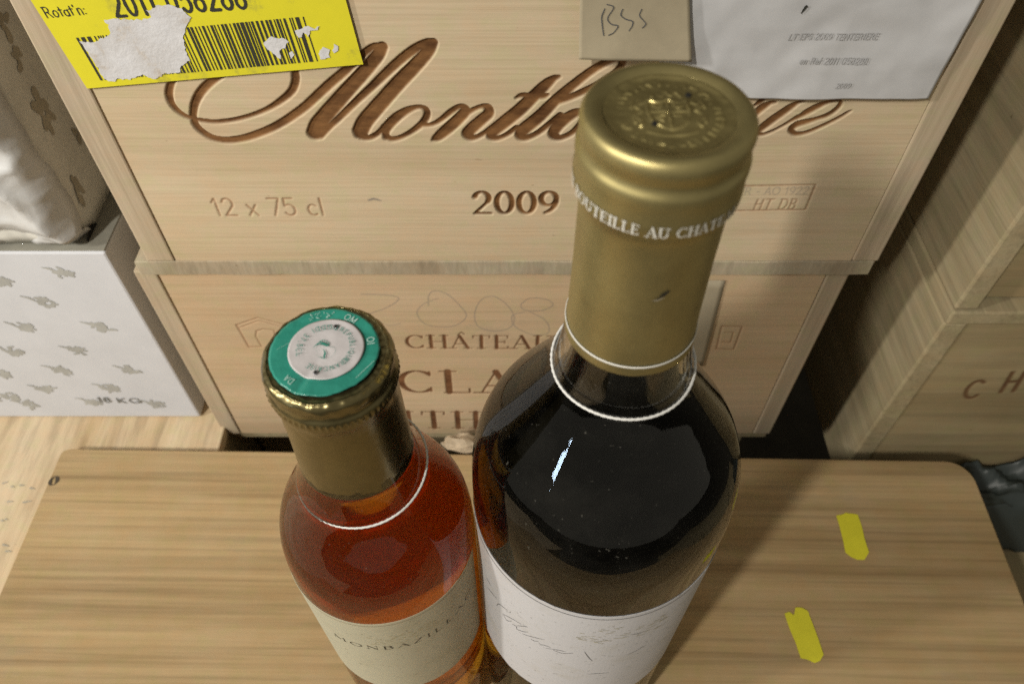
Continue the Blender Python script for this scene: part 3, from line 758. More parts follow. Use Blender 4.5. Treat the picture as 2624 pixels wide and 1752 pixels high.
# dirty printed scraps on that top, at the left edge of the picture
dm = []
for (u, v) in ((8, 1238), (30, 1246), (52, 1243), (78, 1250), (20, 1285), (60, 1287), (4, 1333), (14, 1330), (8, 1395), (16, 1412)):
    x, y = on_level(u, v, -.0082)
    dm.append([(x, y, .0012), (x + rr.uniform(.001, .004), y + rr.uniform(-.001, .001), .0006)])
decal('stain', dm, .0003, lambda x, y: (x, y, -.0079), BROWNPRINT, t)
x, y = on_level(138, 1232, 0)
kn = [[(x + .0018 * math.cos(a), y + .0026 * math.sin(a), .0012 + .0009 * math.sin(a * 2 + 1)) for a in [k * 2 * PI / 14 for k in range(14)]]]
lidobj = [o for o in C.objects if o.name == 'crate_lid'][0]
ca, sa = math.cos(math.radians(.9)), math.sin(math.radians(.9))
decal('knot', kn, .0003, lambda x, y: (x * ca - y * sa, x * sa + y * ca, .0003), plain('knot_brown', (.06, .045, .03), .8), lidobj)

# ------------------------------------------------------------------ crates at the right
YR, XR = .230, .2025
t = thing('wine_crate', 'aged pine crate at the right with bare side, above the one marked CH', 'crate', group='stacked wooden wine crates')
box('side_panel', XR, XR + .011, YR, .72, .1085, .31, SIDEW, t, .0012)
box('front_panel', XR + .0116, .50, YR + .0075, .245, .1085, .31, RIGHTW, t, .0008)
box('top_panel', XR, .50, YR, .72, .3105, .319, RIGHTW, t, .0008)
t = thing('wine_crate', 'lower aged pine crate at the right with the letters CH showing', 'crate', group='stacked wooden wine crates')
box('side_panel', XR, XR + .0115, YR, .72, -.055, .0985, SIDEW, t, .0012)
def FR(u, v): return on_face(u, v, YR + .001)
ch = []
for s, a, b_, tp in (('C', (2462, 1022), (2508, 1018), 978), ('H', (2556, 1006), (2606, 1002), 955)):
    st, wd = text(s, thick=.17, thin=.12, serif=False)
    p0, p1 = FR(*a), FR(*b_)
    ch += place(st, wd, p0, p1, FR(a[0], tp)[1] - p0[1])
engraved('front_panel', XR + .0118, .42, -.055, .0985, YR + .001, .0008, ch, [], [], RIGHTW, t, depth=.0004)
box('top_panel', XR, .50, YR - .001, .72, .0990, .1075, SIDEW, t, .0010)
# wrinkled plastic over the edge of something lower right
PL = plain('grey_plastic_film', (.035, .045, .044), .4, bumpy=.3, bscale=80, spec=.5)
vs = []
n = 50
for j in range(n + 1):
    for i in range(n + 1):
        a, b_ = i / n, j / n
        x = .268 + a * .14; y = .188 + b_ * .040
        h = noise.fractal(Vector((x * 40, y * 55, 4)), .8, 2, 4)
        z = -.044 + .006 * h - .07 * max(0, .35 - b_) + .012 * b_ + .006 * max(0, 1 - abs(noise.noise(Vector((x * 30 + y * 30, y * 20, 1)))) * 3)
        vs.append((x + .003 * h, y + .003 * h, z))
m = n + 1
o = mesh('plastic_film', vs, [(j * m + i, j * m + i + 1, (j + 1) * m + i + 1, (j + 1) * m + i) for j in range(n) for i in range(n)], PL, smooth=True)
o.modifiers.new('thickness', 'SOLIDIFY').thickness = .0003
tag(o, 'crumpled bluish plastic film in the dark corner right of the board', 'plastic film')
t = thing('wine_crate', 'dark low crate right of the board, under the plastic film', 'crate', group='stacked wooden wine crates')
box('top_panel', .262, .55, -.25, .135, -.075, -.066, SIDEW, t, .001); box('top_panel', .262, .55, .138, .225, -.075, -.066, SIDEW, t, .001)
box('side_panel', .264, .274, -.24, .224, -.20, -.0755, SIDEW, t, .001)

# floor and wall far down and back
o = box('floor', -1.5, 1.5, -1.2, 1.2, -.22, -.2005, plain('stone_floor', (.11, .10, .08), .9, var=.3), bev=0); tag(o, kind='structure')
o = box('wall', -1.5, 1.5, 1.2, 1.3, -.2, 1.6, plain('cellar_wall', (.14, .12, .09), .9, var=.3), bev=0); tag(o, kind='structure')

# ------------------------------------------------------------------ bottles
def lathe(name, prof, mat, parent, n=96, close=False, fn=None):
    """prof: list of (r, z); r 0 makes a pole"""
    vs, fs, rows = [], [], []
    for r_, z_ in prof:
        if r_ < 1e-7:
            rows.append([len(vs)]); vs.append((0, 0, z_))
        else:
            row = []
            for k in range(n):
                a = 2 * PI * k / n
                rr_, zz_ = (r_, z_) if fn is None else fn(r_, z_, a)
                row.append(len(vs)); vs.append((rr_ * math.cos(a), rr_ * math.sin(a), zz_))
            rows.append(row)
    for A, B in zip(rows[:-1], rows[1:]):
        for k in range(n):
            k2 = (k + 1) % n
            if len(A) == 1 and len(B) == 1: continue
            if len(A) == 1: fs.append((A[0], B[k2], B[k]))
            elif len(B) == 1: fs.append((A[k], A[k2], B[0]))
            else: fs.append((A[k], A[k2], B[k2], B[k]))
    return mesh(name, vs, fs, mat, parent, smooth=True)
def smooth_prof(p, n=5): return [(max(0, q[0]), q[1]) for q in catmull(p, n)]
def offset_prof(p, d):
    out = []
    for i, q in enumerate(p):
        a = p[max(0, i - 1)]; b = p[min(len(p) - 1, i + 1)]
        tx, tz = b[0] - a[0], b[1] - a[1]; L = math.hypot(tx, tz) + 1e-9
        out.append((max(.0, q[0] - tz / L * d), q[1] + tx / L * d))
    return out

def glass_mat(name, tint, rough=0.0):
    m, t_, b = nt(name)
    b.inputs['Base Color'].default_value = (*tint, 1)
    b.inputs['Transmission Weight'].default_value = 1.0
    b.inputs['IOR'].default_value = 1.5
    b.inputs['Roughness'].default_value = rough
    # thin film of dust and finger marks
    d = t_.nodes.new('ShaderNodeBsdfDiffuse'); d.inputs['Color'].default_value = (.5, .47, .40, 1)
    mx = t_.nodes.new('ShaderNodeMixShader')
    fac = ramp(t_, [(.45, (.001,) * 3), (.70, (.013,) * 3)], tex_noise(t_, coords(t_, (45, 45, 45)), 1.0, 6, .7))
    sp = ramp(t_, [(.735, (0,) * 3), (.79, (.10,) * 3)], tex_noise(t_, coords(t_, (900, 900, 900)), 1.0, 1, .5))
    ad = mix(t_, fac, sp, 1.0, 'ADD')
    t_.links.new(ad, mx.inputs[0]); t_.links.new(b.outputs[0], mx.inputs[1]); t_.links.new(d.outputs[0], mx.inputs[2])
    t_.links.new(mx.outputs[0], t_.nodes['Material Output'].inputs['Surface'])
    return m
def wine_mat(name, sigma, surf=(1, 1, 1), scatter=None):
    """two materials sharing one volume: the wall, where wine meets glass (1.34 / 1.5), and the free surface in the neck"""
    out_ = []
    for nm, ior in (('_at_glass', 1.34 / 1.5), ('_surface', 1.34)):
        m = bpy.data.materials.new(name + nm); m.use_nodes = True
        t_ = m.node_tree; t_.nodes.remove(t_.nodes['Principled BSDF'])
        g = t_.nodes.new('ShaderNodeBsdfGlass'); g.inputs['IOR'].default_value = ior; g.inputs['Roughness'].default_value = 0
        g.inputs['Color'].default_value = (*surf, 1)
        t_.links.new(g.outputs[0], t_.nodes['Material Output'].inputs['Surface'])
        v = t_.nodes.new('ShaderNodeVolumeAbsorption')
        D = max(sigma) * 1.02
        v.inputs['Color'].default_value = (*[1 - q / D for q in sigma], 1); v.inputs['Density'].default_value = D
        out = v.outputs[0]
        if scatter:      # slight cloudiness, added so the wine glows like light passing through
            sc_ = t_.nodes.new('ShaderNodeVolumeScatter'); sc_.inputs['Color'].default_value = (*scatter[0], 1); sc_.inputs['Density'].default_value = scatter[1]
            ad = t_.nodes.new('ShaderNodeAddShader'); t_.links.new(v.outputs[0], ad.inputs[0]); t_.links.new(sc_.outputs[0], ad.inputs[1]); out = ad.outputs[0]
        t_.links.new(out, t_.nodes['Material Output'].inputs['Volume'])
        out_.append(m)
    return out_
def bottle(parent, foot, outer, wall, ztop, level, floor_pts, gmat, wmats):
    """glass whose inside face stops at the wine level, and the wine filling it from there down"""
    inner = [q for q in offset_prof(outer, wall) if q[1] > floor_pts[-1][1] and q[1] < ztop - .001]
    below = [q for q in inner if q[1] < level]; above = [q for q in inner if q[1] > level]
    a, b = below[-1], above[0]; k = (level - a[1]) / (b[1] - a[1]); edge = (a[0] + (b[0] - a[0]) * k, level)
    lathe('glass_body', foot + outer + [(above[-1][0], ztop)] + above[::-1] + [edge], gmat, parent, 128)
    prof = floor_pts + below + [edge]
    o = lathe('wine', prof + [(edge[0] * .9, level - .0003), (0, level - .0004)], wmats, parent, 128)
    for p in o.data.polygons:
        if p.index >= len(o.data.polygons) - 256: p.material_index = 1
    return o
def gold_mat(name, col, rough, scratch=.2, bscale=120):
    m, t_, b = nt(name)
    b.inputs['Metallic'].default_value = .9
    c = ramp(t_, [(.35, tuple(x * .82 for x in col)), (.65, col)], tex_noise(t_, coords(t_, (90, 90, 60)), 1.0, 6, .7))
    t_.links.new(c, b.inputs['Base Color'])
    r_ = ramp(t_, [(.3, (rough - .06,) * 3), (.7, (rough + .08,) * 3)], tex_noise(t_, coords(t_, (60, 60, 60)), 1.0, 5, .7))
    t_.links.new(r_, b.inputs['Roughness'])
    bump(t_, b, tex_noise(t_, coords(t_, (bscale,) * 3), 1.0, 5, .65), scratch, .0004)
    return m
CORK = plain('cork', (.35, .24, .14), .9, var=.2)

def label_patch(name, R_, a0, a1, z0, z1, mat, parent, n=60, m=24, ragged=.0004, th=.00016, seed=1):
    """curved paper label with thickness and a slightly uneven edge"""
    vs, fs = [], []
    for lay in (0, 1):
        r_ = R_ + (th if lay else .00004)
        for j in range(m + 1):
            for i in range(n + 1):
                a = a0 + (a1 - a0) * i / n; z = z0 + (z1 - z0) * j / m
                if j == 0: z += ragged * noise.noise(Vector((a * 12, seed, 0))) + (ragged * .6 * noise.noise(Vector((a * 50, seed, 5))))
                if j == m: z += ragged * .15 * noise.noise(Vector((a * 20, seed, 8)))
                vs.append((r_ * math.cos(a), r_ * math.sin(a), z))
    L = (n + 1) * (m + 1)
    for j in range(m):
        for i in range(n):
            q = j * (n + 1) + i
            fs.append((q, q + n + 1, q + n + 2, q + 1)); fs.append((L + q, L + q + 1, L + q + n + 2, L + q + n + 1))
    rim = [i for i in range(n + 1)] + [j * (n + 1) + n for j in range(1, m + 1)] + [m * (n + 1) + i for i in range(n - 1, -1, -1)] + [j * (n + 1) for j in range(m - 1, 0, -1)]
    for a, b in zip(rim, rim[1:] + rim[:1]): fs.append((a, b, L + b, L + a))
    return mesh(name, vs, fs, mat, parent, smooth=False)
def cyl(R_, a_mid):
    """(arc length right of the middle, height) -> point on a cylinder; letters read from outside"""
    return lambda x, z: (R_ * math.cos(a_mid + x / R_), R_ * math.sin(a_mid + x / R_), z)

def string_loop(R_, z, centre, label, tilt=(0, 0), a0=0, squash=1.0, gap=None):
    """twisted white thread laid round a bottle neck"""
    n, m = 220, 8
    vs, fs = [], []
    r0 = .00034
    for k in range(n):
        a = 2 * PI * k / n
        cx, cyy = R_ * math.cos(a), R_ * squash * math.sin(a)
        cz = z + tilt[0] * math.cos(a) + tilt[1] * math.sin(a) + .0003 * math.sin(3 * a + 1)
        for s in range(m):
            b = 2 * PI * s / m
            rr_ = r0 * (1 + .28 * math.cos(2 * (b + a * 34)))
            vs.append((cx + rr_ * math.cos(b) * math.cos(a), cyy + rr_ * math.cos(b) * math.sin(a), cz + rr_ * math.sin(b)))
    for k in range(n):
        for s in range(m):
            fs.append((k * m + s, ((k + 1) % n) * m + s, ((k + 1) % n) * m + (s + 1) % m, k * m + (s + 1) % m))
    o = mesh('neck_string', vs, fs, plain('white_cotton', (.78, .77, .74), .85), smooth=True)
    o.location = centre
    return tag(o, label, 'string', 'thin white strings round the bottle necks')

# ---- tall bottle
BX, BY = .0262, .1095
tb = thing('wine_bottle', 'tall wine bottle of near-black wine with olive gold capsule reading BOUTEILLE AU CHATEAU', 'bottle', (BX, BY, 0.0005), group='wine bottles on the board')
def bez(p0, p1, p2, p3, n):
    return [tuple((1 - t) ** 3 * a + 3 * t * (1 - t) ** 2 * b + 3 * t * t * (1 - t) * c + t ** 3 * d for a, b, c, d in zip(p0, p1, p2, p3)) for t in [k / n for k in range(n + 1)]]
outer = smooth_prof([(.0300, 0), (.0355, .0012), (.0376, .006), (.0379, .015), (.0379, .05), (.0379, .10), (.0379, .14), (.0379, .158), (.0379, .167), (.0379, .174), (.0378, .180), (.0375, .185), (.0368, .190), (.0356, .195), (.0337, .200), (.0310, .205), (.0279, .210), (.0248, .215), (.0218, .220), (.0190, .225), (.0168, .230), (.0155, .235), (.0147, .2405), (.0141, .248), (.0137, .256), (.0136, .275), (.0136, .296)], 6)
bottle(tb, [(0, .004), (.018, .004), (.026, .0012)], outer, .0028, .296, .2275, [(0, .020), (.008, .018), (.020, .010)], glass_mat('clear_glass', (.93, .93, .90)), wine_mat('dark_wine', (420, 560, 760), (.97, .95, .92)))
lathe('cork', [(0, .252), (.0098, .252), (.0098, .2955), (0, .2955)], CORK, tb, 32)
# capsule
CG = gold_mat('olive_gold_capsule', (.47, .395, .18), .45, .10, 70)
cp = smooth_prof([(.0145, .2440), (.01435, .2462), (.0141, .250), (.0139, .262), (.0138, .275), (.0139, .2808), (.0144, .2830), (.0151, .2846), (.0153, .2865), (.0152, .2885), (.0152, .2900), (.0153, .2915), (.0152, .2928), (.0147, .2940), (.01455, .2950), (.0148, .2962), (.0150, .2974), (.0148, .2987), (.0142, .2996), (.0133, .2999), (.0124, .2998), (.0116, .2995), (.0110, .2992)], 4)
cap = lathe('capsule', cp, CG, tb, 160, fn=lambda r_, z_, a: (r_ + .00008 * noise.noise(Vector((math.cos(a) * 3, math.sin(a) * 3, z_ * 250))), z_))
cap.modifiers.new('thickness', 'SOLIDIFY').thickness = .00015
# embossed top: a worn crest inside a ring of raised letter-like ticks
er = random.Random(21)
em_ = []
def emb_line(pts, w_=.0004): em_.append([tuple(q) for q in catmull([(p[0] * .001, p[1] * .001, w_) for p in pts], 4)])
emb_line([(-3.4, 3.6), (-3.4, 0), (-2.6, -2.6), (0, -4.4), (2.6, -2.6), (3.4, 0), (3.4, 3.6)], .0005)
emb_line([(-3.4, 3.6), (-1.5, 3.0), (0, 3.7), (1.5, 3.0), (3.4, 3.6)], .0005)
emb_line([(0, 3.2), (0, -3.6)], .0003); emb_line([(-3.0, .4), (3.0, .4)], .0003)
for sx_ in (-1, 1):
    emb_line([(sx_ * 1.0, 2.4), (sx_ * 1.7, 1.4), (sx_ * 2.5, 2.2)]); emb_line([(sx_ * .8, -.6), (sx_ * 2.2, -1.0), (sx_ * 1.2, -2.2)])
    emb_line([(sx_ * 4.2, 3.0), (sx_ * 5.4, 2.0), (sx_ * 4.6, .6), (sx_ * 5.8, -.6), (sx_ * 4.6, -2.2), (sx_ * 5.0, -3.6)], .0006)
    emb_line([(sx_ * 5.6, 3.4), (sx_ * 6.2, 1.4)]); emb_line([(sx_ * 6.0, -.8), (sx_ * 5.8, -2.6)])
emb_line([(-2.4, 4.6), (-1.6, 5.8), (-.8, 4.8), (0, 6.2), (.8, 4.8), (1.6, 5.8), (2.4, 4.6)], .0005)
emb_line([(-4.0, -5.0), (-1.6, -5.8), (1.6, -5.8), (4.0, -5.0)], .0006)
for k in range(34):
    a = 2 * PI * k / 34; r1, r2 = .0079, .0079 + er.uniform(.0006, .0012); da = er.uniform(-.07, .07)
    em_.append([(r1 * math.cos(a), r1 * math.sin(a), .0003), (r2 * math.cos(a + da), r2 * math.sin(a + da), .0003)])
    if er.random() < .6: em_.append([(r2 * math.cos(a), r2 * math.sin(a), .0003), (r2 * math.cos(a + .08), r2 * math.sin(a + .08), .0003)])
gs = np.arange(-.0115, .0116, .00006)
GX, GY = np.meshgrid(gs, gs)
GD = sdf(em_, GX, GY, gs[0], gs[0], .00006)
GH = np.clip(.5 - GD / .00030, 0, 1)
GH = GH * GH * (3 - 2 * GH)
vs, fs = [(0, 0, .2990)], []
nr, na = 110, 300
for i in range(1, nr + 1):
    r_ = .01105 * i / nr
    for k in range(na):
        a = k * 2 * PI / na; px, py = r_ * math.cos(a), r_ * math.sin(a)
        wear = .5 + .9 * noise.noise(Vector((px * 420, py * 420, 2)))
        h = GH[int((py - gs[0]) / .00006), int((px - gs[0]) / .00006)] * .00034 * max(.05, wear)
        h += .00005 * noise.noise(Vector((px * 700, py * 700, 9))) + .00010 * noise.noise(Vector((px * 250, py * 250, 4)))
        vs.append((px, py, .2990 + h + .0003 * math.exp(-((r_ - .0112) / .0012) ** 2)))
for k in range(na): fs.append((0, 1 + k, 1 + (k + 1) % na))
for i in range(nr - 1):
    for k in range(na):
        a, b = 1 + i * na + k, 1 + i * na + (k + 1) % na
        fs.append((a, a + na, b + na, b))
top = mesh('embossed_top', vs, fs, gold_mat('embossed_foil', (.60, .50, .22), .34, .10, 70), cap, smooth=True)
for (u, v) in ((1761, 258), (1675, 331)):
    a, y_, z_ = ray(u, v); tt = (.2986 - CAM_H) / z_
    lathe_o = lathe('pinhole', [(0, .2992), (.00030, .2993), (.00045, .2994), (.00055, .2991)], DARK, cap, 16)
    lathe_o.location = (a * tt - BX, y_ * tt - BY, 0)
WHITE = plain('white_print', (.66, .64, .58), .5)
st, wd = text('MIS EN BOUTEILLE AU CHATEAU', thick=.20, thin=.08, track=.09)
Lw = wd * .0027
# middle of the visible arc faces the camera, a little left of "AU"
pre = text('MIS EN BOUTEILLE A', thick=.20, thin=.08, track=.09)[1]
s0 = [[((p[0] - pre) * .00215 + .0012, .2852 + p[1] * .0021, p[2] * .0021) for p in q] for q in st]
decal('lettering', s0, .00011, cyl(.01545, -PI / 2 - .2), WHITE, cap)
# white pinstripe near the capsule's lower edge
lathe('pinstripe', [(.01442, .2466), (.01455, .2467), (.01455, .2471), (.01440, .2472)], WHITE, cap, 128)
# tear in the foil
vs = []
a, y_, z_ = ray(1724, 719)
tt = .128
tear = [[(-.0012, -.0016, .0002), (-.0004, -.0006, .0003), (.0004, .0002, .0008), (.0013, .0010, .0004)]]
TZ = .2690; TA = -PI / 2 + .12
decal('tear', [[(p[0], TZ + p[1], p[2]) for p in q] for q in tear], .00012, cyl(.01408, TA), DARK, cap)
decal('torn_edge', [[(-.0016, TZ - .0012, .0002), (-.0006, TZ - .0012, .0004), (.0006, TZ - .0006, .0002)]], .00012, cyl(.01412, TA), plain('bright_foil', (.8, .77, .66), .3, .8), cap)
# label
def label_mat(name, col, blot, thru=.45):
    m, t_, b = nt(name)
    c = mix(t_, col, blot, ramp(t_, [(.52, (0,) * 3), (.78, (.5,) * 3)], tex_noise(t_, coords(t_, (55, 55, 55)), 1.0, 6, .7)))
    c2 = ramp(t_, [(.27, (.4, .4, .38)), (.31, (1, 1, 1))], tex_noise(t_, coords(t_, (700, 700, 700)), 1.0, 1, .5))
    t_.links.new(mix(t_, c, c2, .5, 'MULTIPLY'), b.inputs['Base Color'])
    b.inputs['Roughness'].default_value = .6
    bump(t_, b, tex_noise(t_, coords(t_, (500, 500, 500)), 1.0, 4, .6), .25, .0002)
    tr = t_.nodes.new('ShaderNodeBsdfTranslucent'); tr.inputs['Color'].default_value = (*col, 1)
    ms_ = t_.nodes.new('ShaderNodeMixShader'); ms_.inputs[0].default_value = thru
    t_.links.new(b.outputs[0], ms_.inputs[1]); t_.links.new(tr.outputs[0], ms_.inputs[2])
    t_.links.new(ms_.outputs[0], t_.nodes['Material Output'].inputs['Surface'])
    return m
LZ1 = .1640
lb = label_patch('label', .0379, math.radians(-205), math.radians(20), .077, LZ1, label_mat('white_label_paper', (.70, .69, .71), (.50, .46, .36), .2), tb, 110, 30, .0012)
GREYLINE = plain('grey_ink', (.16, .16, .17), .6)
def on_label(R_, am): return cyl(R_ + .00024, am)
AM = -PI / 2 - .10
decal('border_line', [[(-.062, LZ1 - .0022, .00035), (.03, LZ1 - .0022, .00035)]], .00018, on_label(.0379, AM), GREYLINE, lb)
fr = random.Random(4)
# thin slanting pen strokes and small type, laid on the curved label
def on_cyl(u, v, cx, cy_, R_):
    a, y, z = ray(u, v)
    A = a * a + y * y; B = -2 * (a * cx + y * cy_); Cc = cx * cx + cy_ * cy_ - R_ * R_
    t_ = (-B - math.sqrt(max(0, B * B - 4 * A * Cc))) / (2 * A)
    return math.atan2(y * t_ - cy_, a * t_ - cx), CAM_H + z * t_ - .0005
def cyl_strokes(lines, sc, ox, oy, cx, cy_, R_, am, wd):
    out = []
    for q in lines:
        pts = []
        for k, p in enumerate(q):
            an, z = on_cyl(ox + p[0] / sc, oy + p[1] / sc, cx, cy_, R_)
            pts.append(((an - am) * R_, z, wd * (1 if 0 < k < len(q) - 1 else .5)))
        out.append([tuple(p) for p in catmull(pts, 5)])
    return out
lines = [[(165, 430), (185, 480), (215, 530)], [(178, 540), (220, 592), (272, 656)], [(262, 712), (290, 700), (370, 760)], [(318, 788), (400, 832), (492, 886)], [(330, 800), (358, 850), (402, 858)],
         [(408, 884), (444, 906), (450, 930)], [(445, 930), (500, 952), (552, 960)], [(498, 974), (600, 1006), (706, 1030)], [(578, 1024), (610, 1040), (650, 1046)],
         [(658, 1078), (700, 1080), (765, 1102)], [(718, 1108), (830, 1126), (900, 1142)], [(788, 1128), (870, 1156), (972, 1155)], [(1075, 1140), (1110, 1190), (1150, 1230)],
         [(1470, 1170), (1560, 1130), (1640, 1080)], [(1500, 985), (1560, 975), (1640, 950)], [(380, 770), (388, 776), (392, 770)], [(1100, 1350), (1180, 1345), (1300, 1335)], [(450, 900), (520, 905), (550, 915)]]
decal('script_lettering', cyl_strokes(lines, 3.614, 1200, 1350, BX, BY, .0378, AM, .00034), .00014, on_label(.0379, AM), GREYLINE, lb)
def label_word(s_, x, z, h, parent, R_, am, mat, **kw):
    st_, wd_ = text(s_, **kw)
    decal('lettering', [[(p[0] * h + x, z + p[1] * h, p[2] * h) for p in q] for q in st_], .00016, on_label(R_, am), mat, parent)
a_, z_ = on_cyl(1200 + 775 / 3.614, 1350 + 1005 / 3.614, BX, BY, .0378)
label_word('Cuvee', (a_ - AM) * .0378, z_, .0017, lb, .0378, AM, GREYLINE, thick=.16, thin=.08, track=.35, slant=.2)
a_, z_ = on_cyl(1200 + 640 / 3.614, 1350 + 1165 / 3.614, BX, BY, .0378)
label_word('MON', (a_ - AM) * .0378, z_, .0024, lb, .0378, AM, plain('pale_ink', (.34, .33, .33), .6), thick=.14, thin=.06, track=.55)
# faint embossed vineyard drawing
GOLDL = plain('pale_gold_print', (.46, .43, .33), .5)
dr = []
for k in range(46):
    xx = .0 + fr.uniform(-.004, .024); zz = LZ1 - .013 + fr.uniform(-.008, .004) - abs(xx - .010) * .15
    dr.append([(xx, zz, .0004), (xx + fr.uniform(.001, .003), zz + fr.uniform(-.001, .0012), .0002)])
decal('drawing', dr, .0002, on_label(.0379, AM), GOLDL, lb)
string_loop(.0168, .2312, (BX, BY, .0005), 'white string looped round the tall bottle below its gold capsule', tilt=(.0004, .0006))

# ---- half bottle
HX, HY = -.0414, .1045
hb = thing('wine_bottle', 'small half bottle of amber-red wine with green sealed capsule top', 'bottle', (HX, HY, .0005), group='wine bottles on the board')
outer = smooth_prof([(.0240, 0), (.0280, .001), (.0293, .005), (.0296, .015), (.0296, .05), (.0296, .09), (.0296, .12), (.0296, .136), (.0296, .144), (.0295, .150), (.0293, .155), (.0288, .160), (.0278, .165), (.0261, .170), (.0238, .175), (.0213, .180), (.0190, .185), (.0172, .190), (.0159, .195), (.0151, .200), (.0147, .206), (.0144, .215), (.0139, .233)], 6)
bottle(hb, [(0, .004), (.014, .004), (.021, .0010)], outer, .0024, .233, .1965, [(0, .018), (.007, .016), (.017, .009)], glass_mat('clear_glass_small', (.95, .94, .90)), wine_mat('amber_wine', (2.5, 20, 75), scatter=((.96, .47, .09), 4.2)))
lathe('cork', [(0, .202), (.0098, .202), (.0098, .2325), (0, .2325)], CORK, hb, 32)
CG2 = gold_mat('dull_bronze_capsule', (.24, .20, .095), .27, .22, 160)
def crimp(r_, z_, a):
    k = math.exp(-((z_ - .2322) / .0007) ** 2)
    wr_ = noise.noise(Vector((math.cos(a) * 5, math.sin(a) * 5, z_ * 420)))
    top_ = max(0, min(1, (z_ - .2335) / .003))
    return r_ + .00022 * k * math.sin(a * 62) + (.0001 + .00022 * top_) * wr_, z_ + .00030 * top_ * noise.noise(Vector((math.cos(a) * 9, math.sin(a) * 9, r_ * 700)))
cp = smooth_prof([(.0152, .1985), (.0150, .201), (.0148, .208), (.0145, .217), (.0144, .224), (.0146, .2275), (.0151, .2302), (.0153, .2320), (.0152, .2333), (.0147, .2345), (.0146, .2356), (.0149, .2368), (.0148, .2382), (.0142, .2392), (.0134, .2396), (.0128, .2394), (0, .2393)], 4)
cp = [q for q in cp if q[0] > .0124] + [(.0110, .2393), (0, .2393)]
cap2 = lathe('capsule', cp, CG2, hb, 248, fn=crimp)
GREEN = plain('green_seal_paper', (.03, .27, .205), .26, bumpy=.6, bscale=260, var=.22, spec=.5)
PINK = plain('silvery_seal_paper', (.56, .53, .54), .38, bumpy=.5, bscale=160, var=.08, spec=.5)
def disc_fn(r_, z_, a):
    p = Vector((r_ * math.cos(a) * 200, r_ * math.sin(a) * 200, 0))
    # crease running in from the near left rim
    c = math.exp(-((math.sin(a - math.radians(-112)) * r_) / .0011) ** 2) * (1 if math.cos(a - math.radians(-112)) > 0 else 0) * min(1, r_ / .010)
    return r_, z_ + .00014 * noise.noise(p * 1.6) + .00035 * noise.noise(p * .6) - .0005 * c
def disc_prof(r0, z0): return [(0, z0)] + [(r0 * k / 22, z0) for k in range(1, 22)] + [(r0, z0 - .00003), (r0 - .0001, z0 - .0002)]
def ragged(r_, z_, a):
    r2, z2 = disc_fn(r_, z_, a)
    if r_ > .0108: r2 += .00022 * noise.noise(Vector((math.cos(a) * 7, math.sin(a) * 7, 0)))
    return r2, z2
seal = lathe('green_seal', disc_prof(.01225, .24035), GREEN, cap2, 160, fn=ragged)
cen = lathe('silver_disc', disc_prof(.0085, .24075), PINK, seal, 128, fn=disc_fn)
cen.location = (.0004, .0003, 0)
seal.location = (-.0004, .0002, 0)
GI = plain('green_ink', (.03, .22, .17), .5)
def ring_text(s, R_, a_mid, h, inward=False, **kw):
    st, wd = text(s, **kw); out = []
    for q in st:
        o_ = []
        for p in q:
            x = (p[0] - wd / 2) * h
            if inward: a = a_mid + x / R_; r_ = R_ - p[1] * h + h / 2
            else: a = a_mid - x / R_; r_ = R_ + p[1] * h - h / 2
            o_.append((r_ * math.cos(a), r_ * math.sin(a), p[2] * h))
        out.append(o_)
    return out
zt_ = .24110
ri = ring_text('REPUBLIQUE', .0059, math.radians(12), .00115, thick=.13, serif=False, track=.25)
ri += ring_text('FRANCAISE', .0059, math.radians(-78), .00115, thick=.13, serif=False, track=.25)
ri += ring_text('DGDDI', .0059, math.radians(100), .00125, True, thick=.14, serif=False, track=.25)
ri += ring_text('37,5CL', .0059, math.radians(172), .00125, True, thick=.14, serif=False, track=.25)
decal('ring_lettering', ri, .00008, lambda x, y: (x, y, zt_), GI, cen)
def em(*pp): return catmull([((a - 920) / 110 * .0013, -(b - 700) / 85 * .00128, w_ * .000008) for a, b, w_ in pp], 5)
bust = [em((690, 690, 14), (780, 600, 30), (850, 560, 20), (960, 620, 30), (940, 670, 40), (850, 640, 50), (760, 640, 30), (690, 690, 14)),
        em((800, 600, 40), (870, 620, 50), (930, 650, 40)), em((960, 680, 10), (1080, 700, 10), (1110, 770, 10), (1080, 840, 10), (1020, 900, 10)),
        em((690, 700, 10), (760, 760, 10), (780, 840, 10), (850, 890, 14)), em((890, 740, 20), (925, 800, 50), (920, 860, 50), (930, 905, 20), (860, 880, 30)),
        em((690, 700, 9), (800, 690, 9), (880, 740, 12))]
decal('emblem', [[tuple(p) for p in s] for s in bust], .00008, lambda x, y: (x, y, zt_), GI, cen)
for (dx, dy) in ((.0014, .0061), (-.0012, -.0068)):
    o = lathe('pinhole', [(0, .2409), (.00028, .2409), (.00045, .24125), (.0006, .2409)], [plain('pin_metal', (.25, .24, .26), .3, .6)], cen, 20); o.location = (dx, dy, 0)
    o = lathe('pinhole', [(0, .2413), (.00033, .2413)], DARK, cen, 16); o.location = (dx, dy - .0001, 0)
SCR = plain('pale_scuff', (.45, .62, .58), .5)
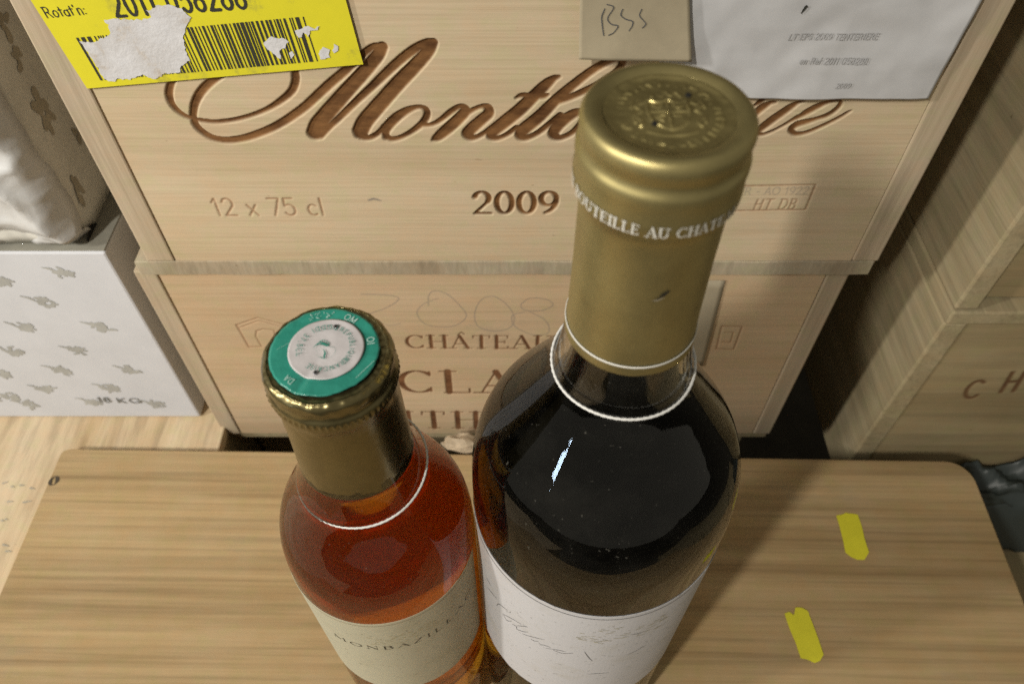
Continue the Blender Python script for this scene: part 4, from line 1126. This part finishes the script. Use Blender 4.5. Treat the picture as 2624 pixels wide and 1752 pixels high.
sc = ring_text('OM', .0102, math.radians(62), .0016, thick=.14, serif=False, track=.1) + ring_text('OI', .0104, math.radians(14), .0016, thick=.14, serif=False, track=.1)
sc += ring_text('DA', .0104, math.radians(-128), .0014, thick=.12, serif=False, track=.1)
sr = random.Random(3)
for k in range(26):
    a = math.radians(105) + sr.uniform(-.35, .25); r_ = .0102 + sr.uniform(-.0008, .0008)
    sc.append([(r_ * math.cos(a), r_ * math.sin(a), .00018), (r_ * math.cos(a) + sr.uniform(-.0006, .0006), r_ * math.sin(a) + sr.uniform(-.0005, .0005), .0001)])
sc += [[(-.0108, -.0002, .00008), (-.0085, .0016, .0001), (-.0070, .0026, .00008)], [(.0115, -.003, .0001), (.0090, -.0064, .00014), (.0080, -.0078, .0001)]]
decal('scuffs', sc, .00009, lambda x, y: (x, y, .24072), SCR, seal)
LZ2 = .1475
lb2 = label_patch('label', .0296, math.radians(-185), math.radians(-12), .078, LZ2, label_mat('cream_label_paper', (.76, .73, .57), (.54, .49, .32)), hb, 90, 30, .0004)
AM2 = -PI / 2 + .22
decal('border_line', [[(-.036, LZ2 - .0016, .0003), (.030, LZ2 - .0016, .0003)]], .00018, on_label(.0296, AM2), plain('ochre_line', (.30, .24, .14), .6), lb2)
st, wd = text('MONBAZILLAC', thick=.13, thin=.05, track=.22)
k = .052 / wd
decal('lettering', [[(p[0] * k - .023, LZ2 - .0235 + p[1] * .0030, p[2] * .0036) for p in q] for q in st], .00018, on_label(.0296, AM2), INK, lb2)
dr = []
for q in range(40):
    xx = fr.uniform(-.010, .014); zz = LZ2 - .0150 + fr.uniform(-.004, .004)
    dr.append([(xx, zz, .0003), (xx + fr.uniform(.0008, .002), zz + fr.uniform(-.001, .001), .0002)])
decal('drawing', dr, .0002, on_label(.0296, AM2), plain('faded_gold_print', (.44, .38, .22), .5), lb2)
st, wd = text('SEC', thick=.08, serif=False, track=.5)
string_loop(.0179, .1888, (HX + .0003, HY, .0005), 'white string looped low round the half bottle neck', tilt=(.0014, .0012))
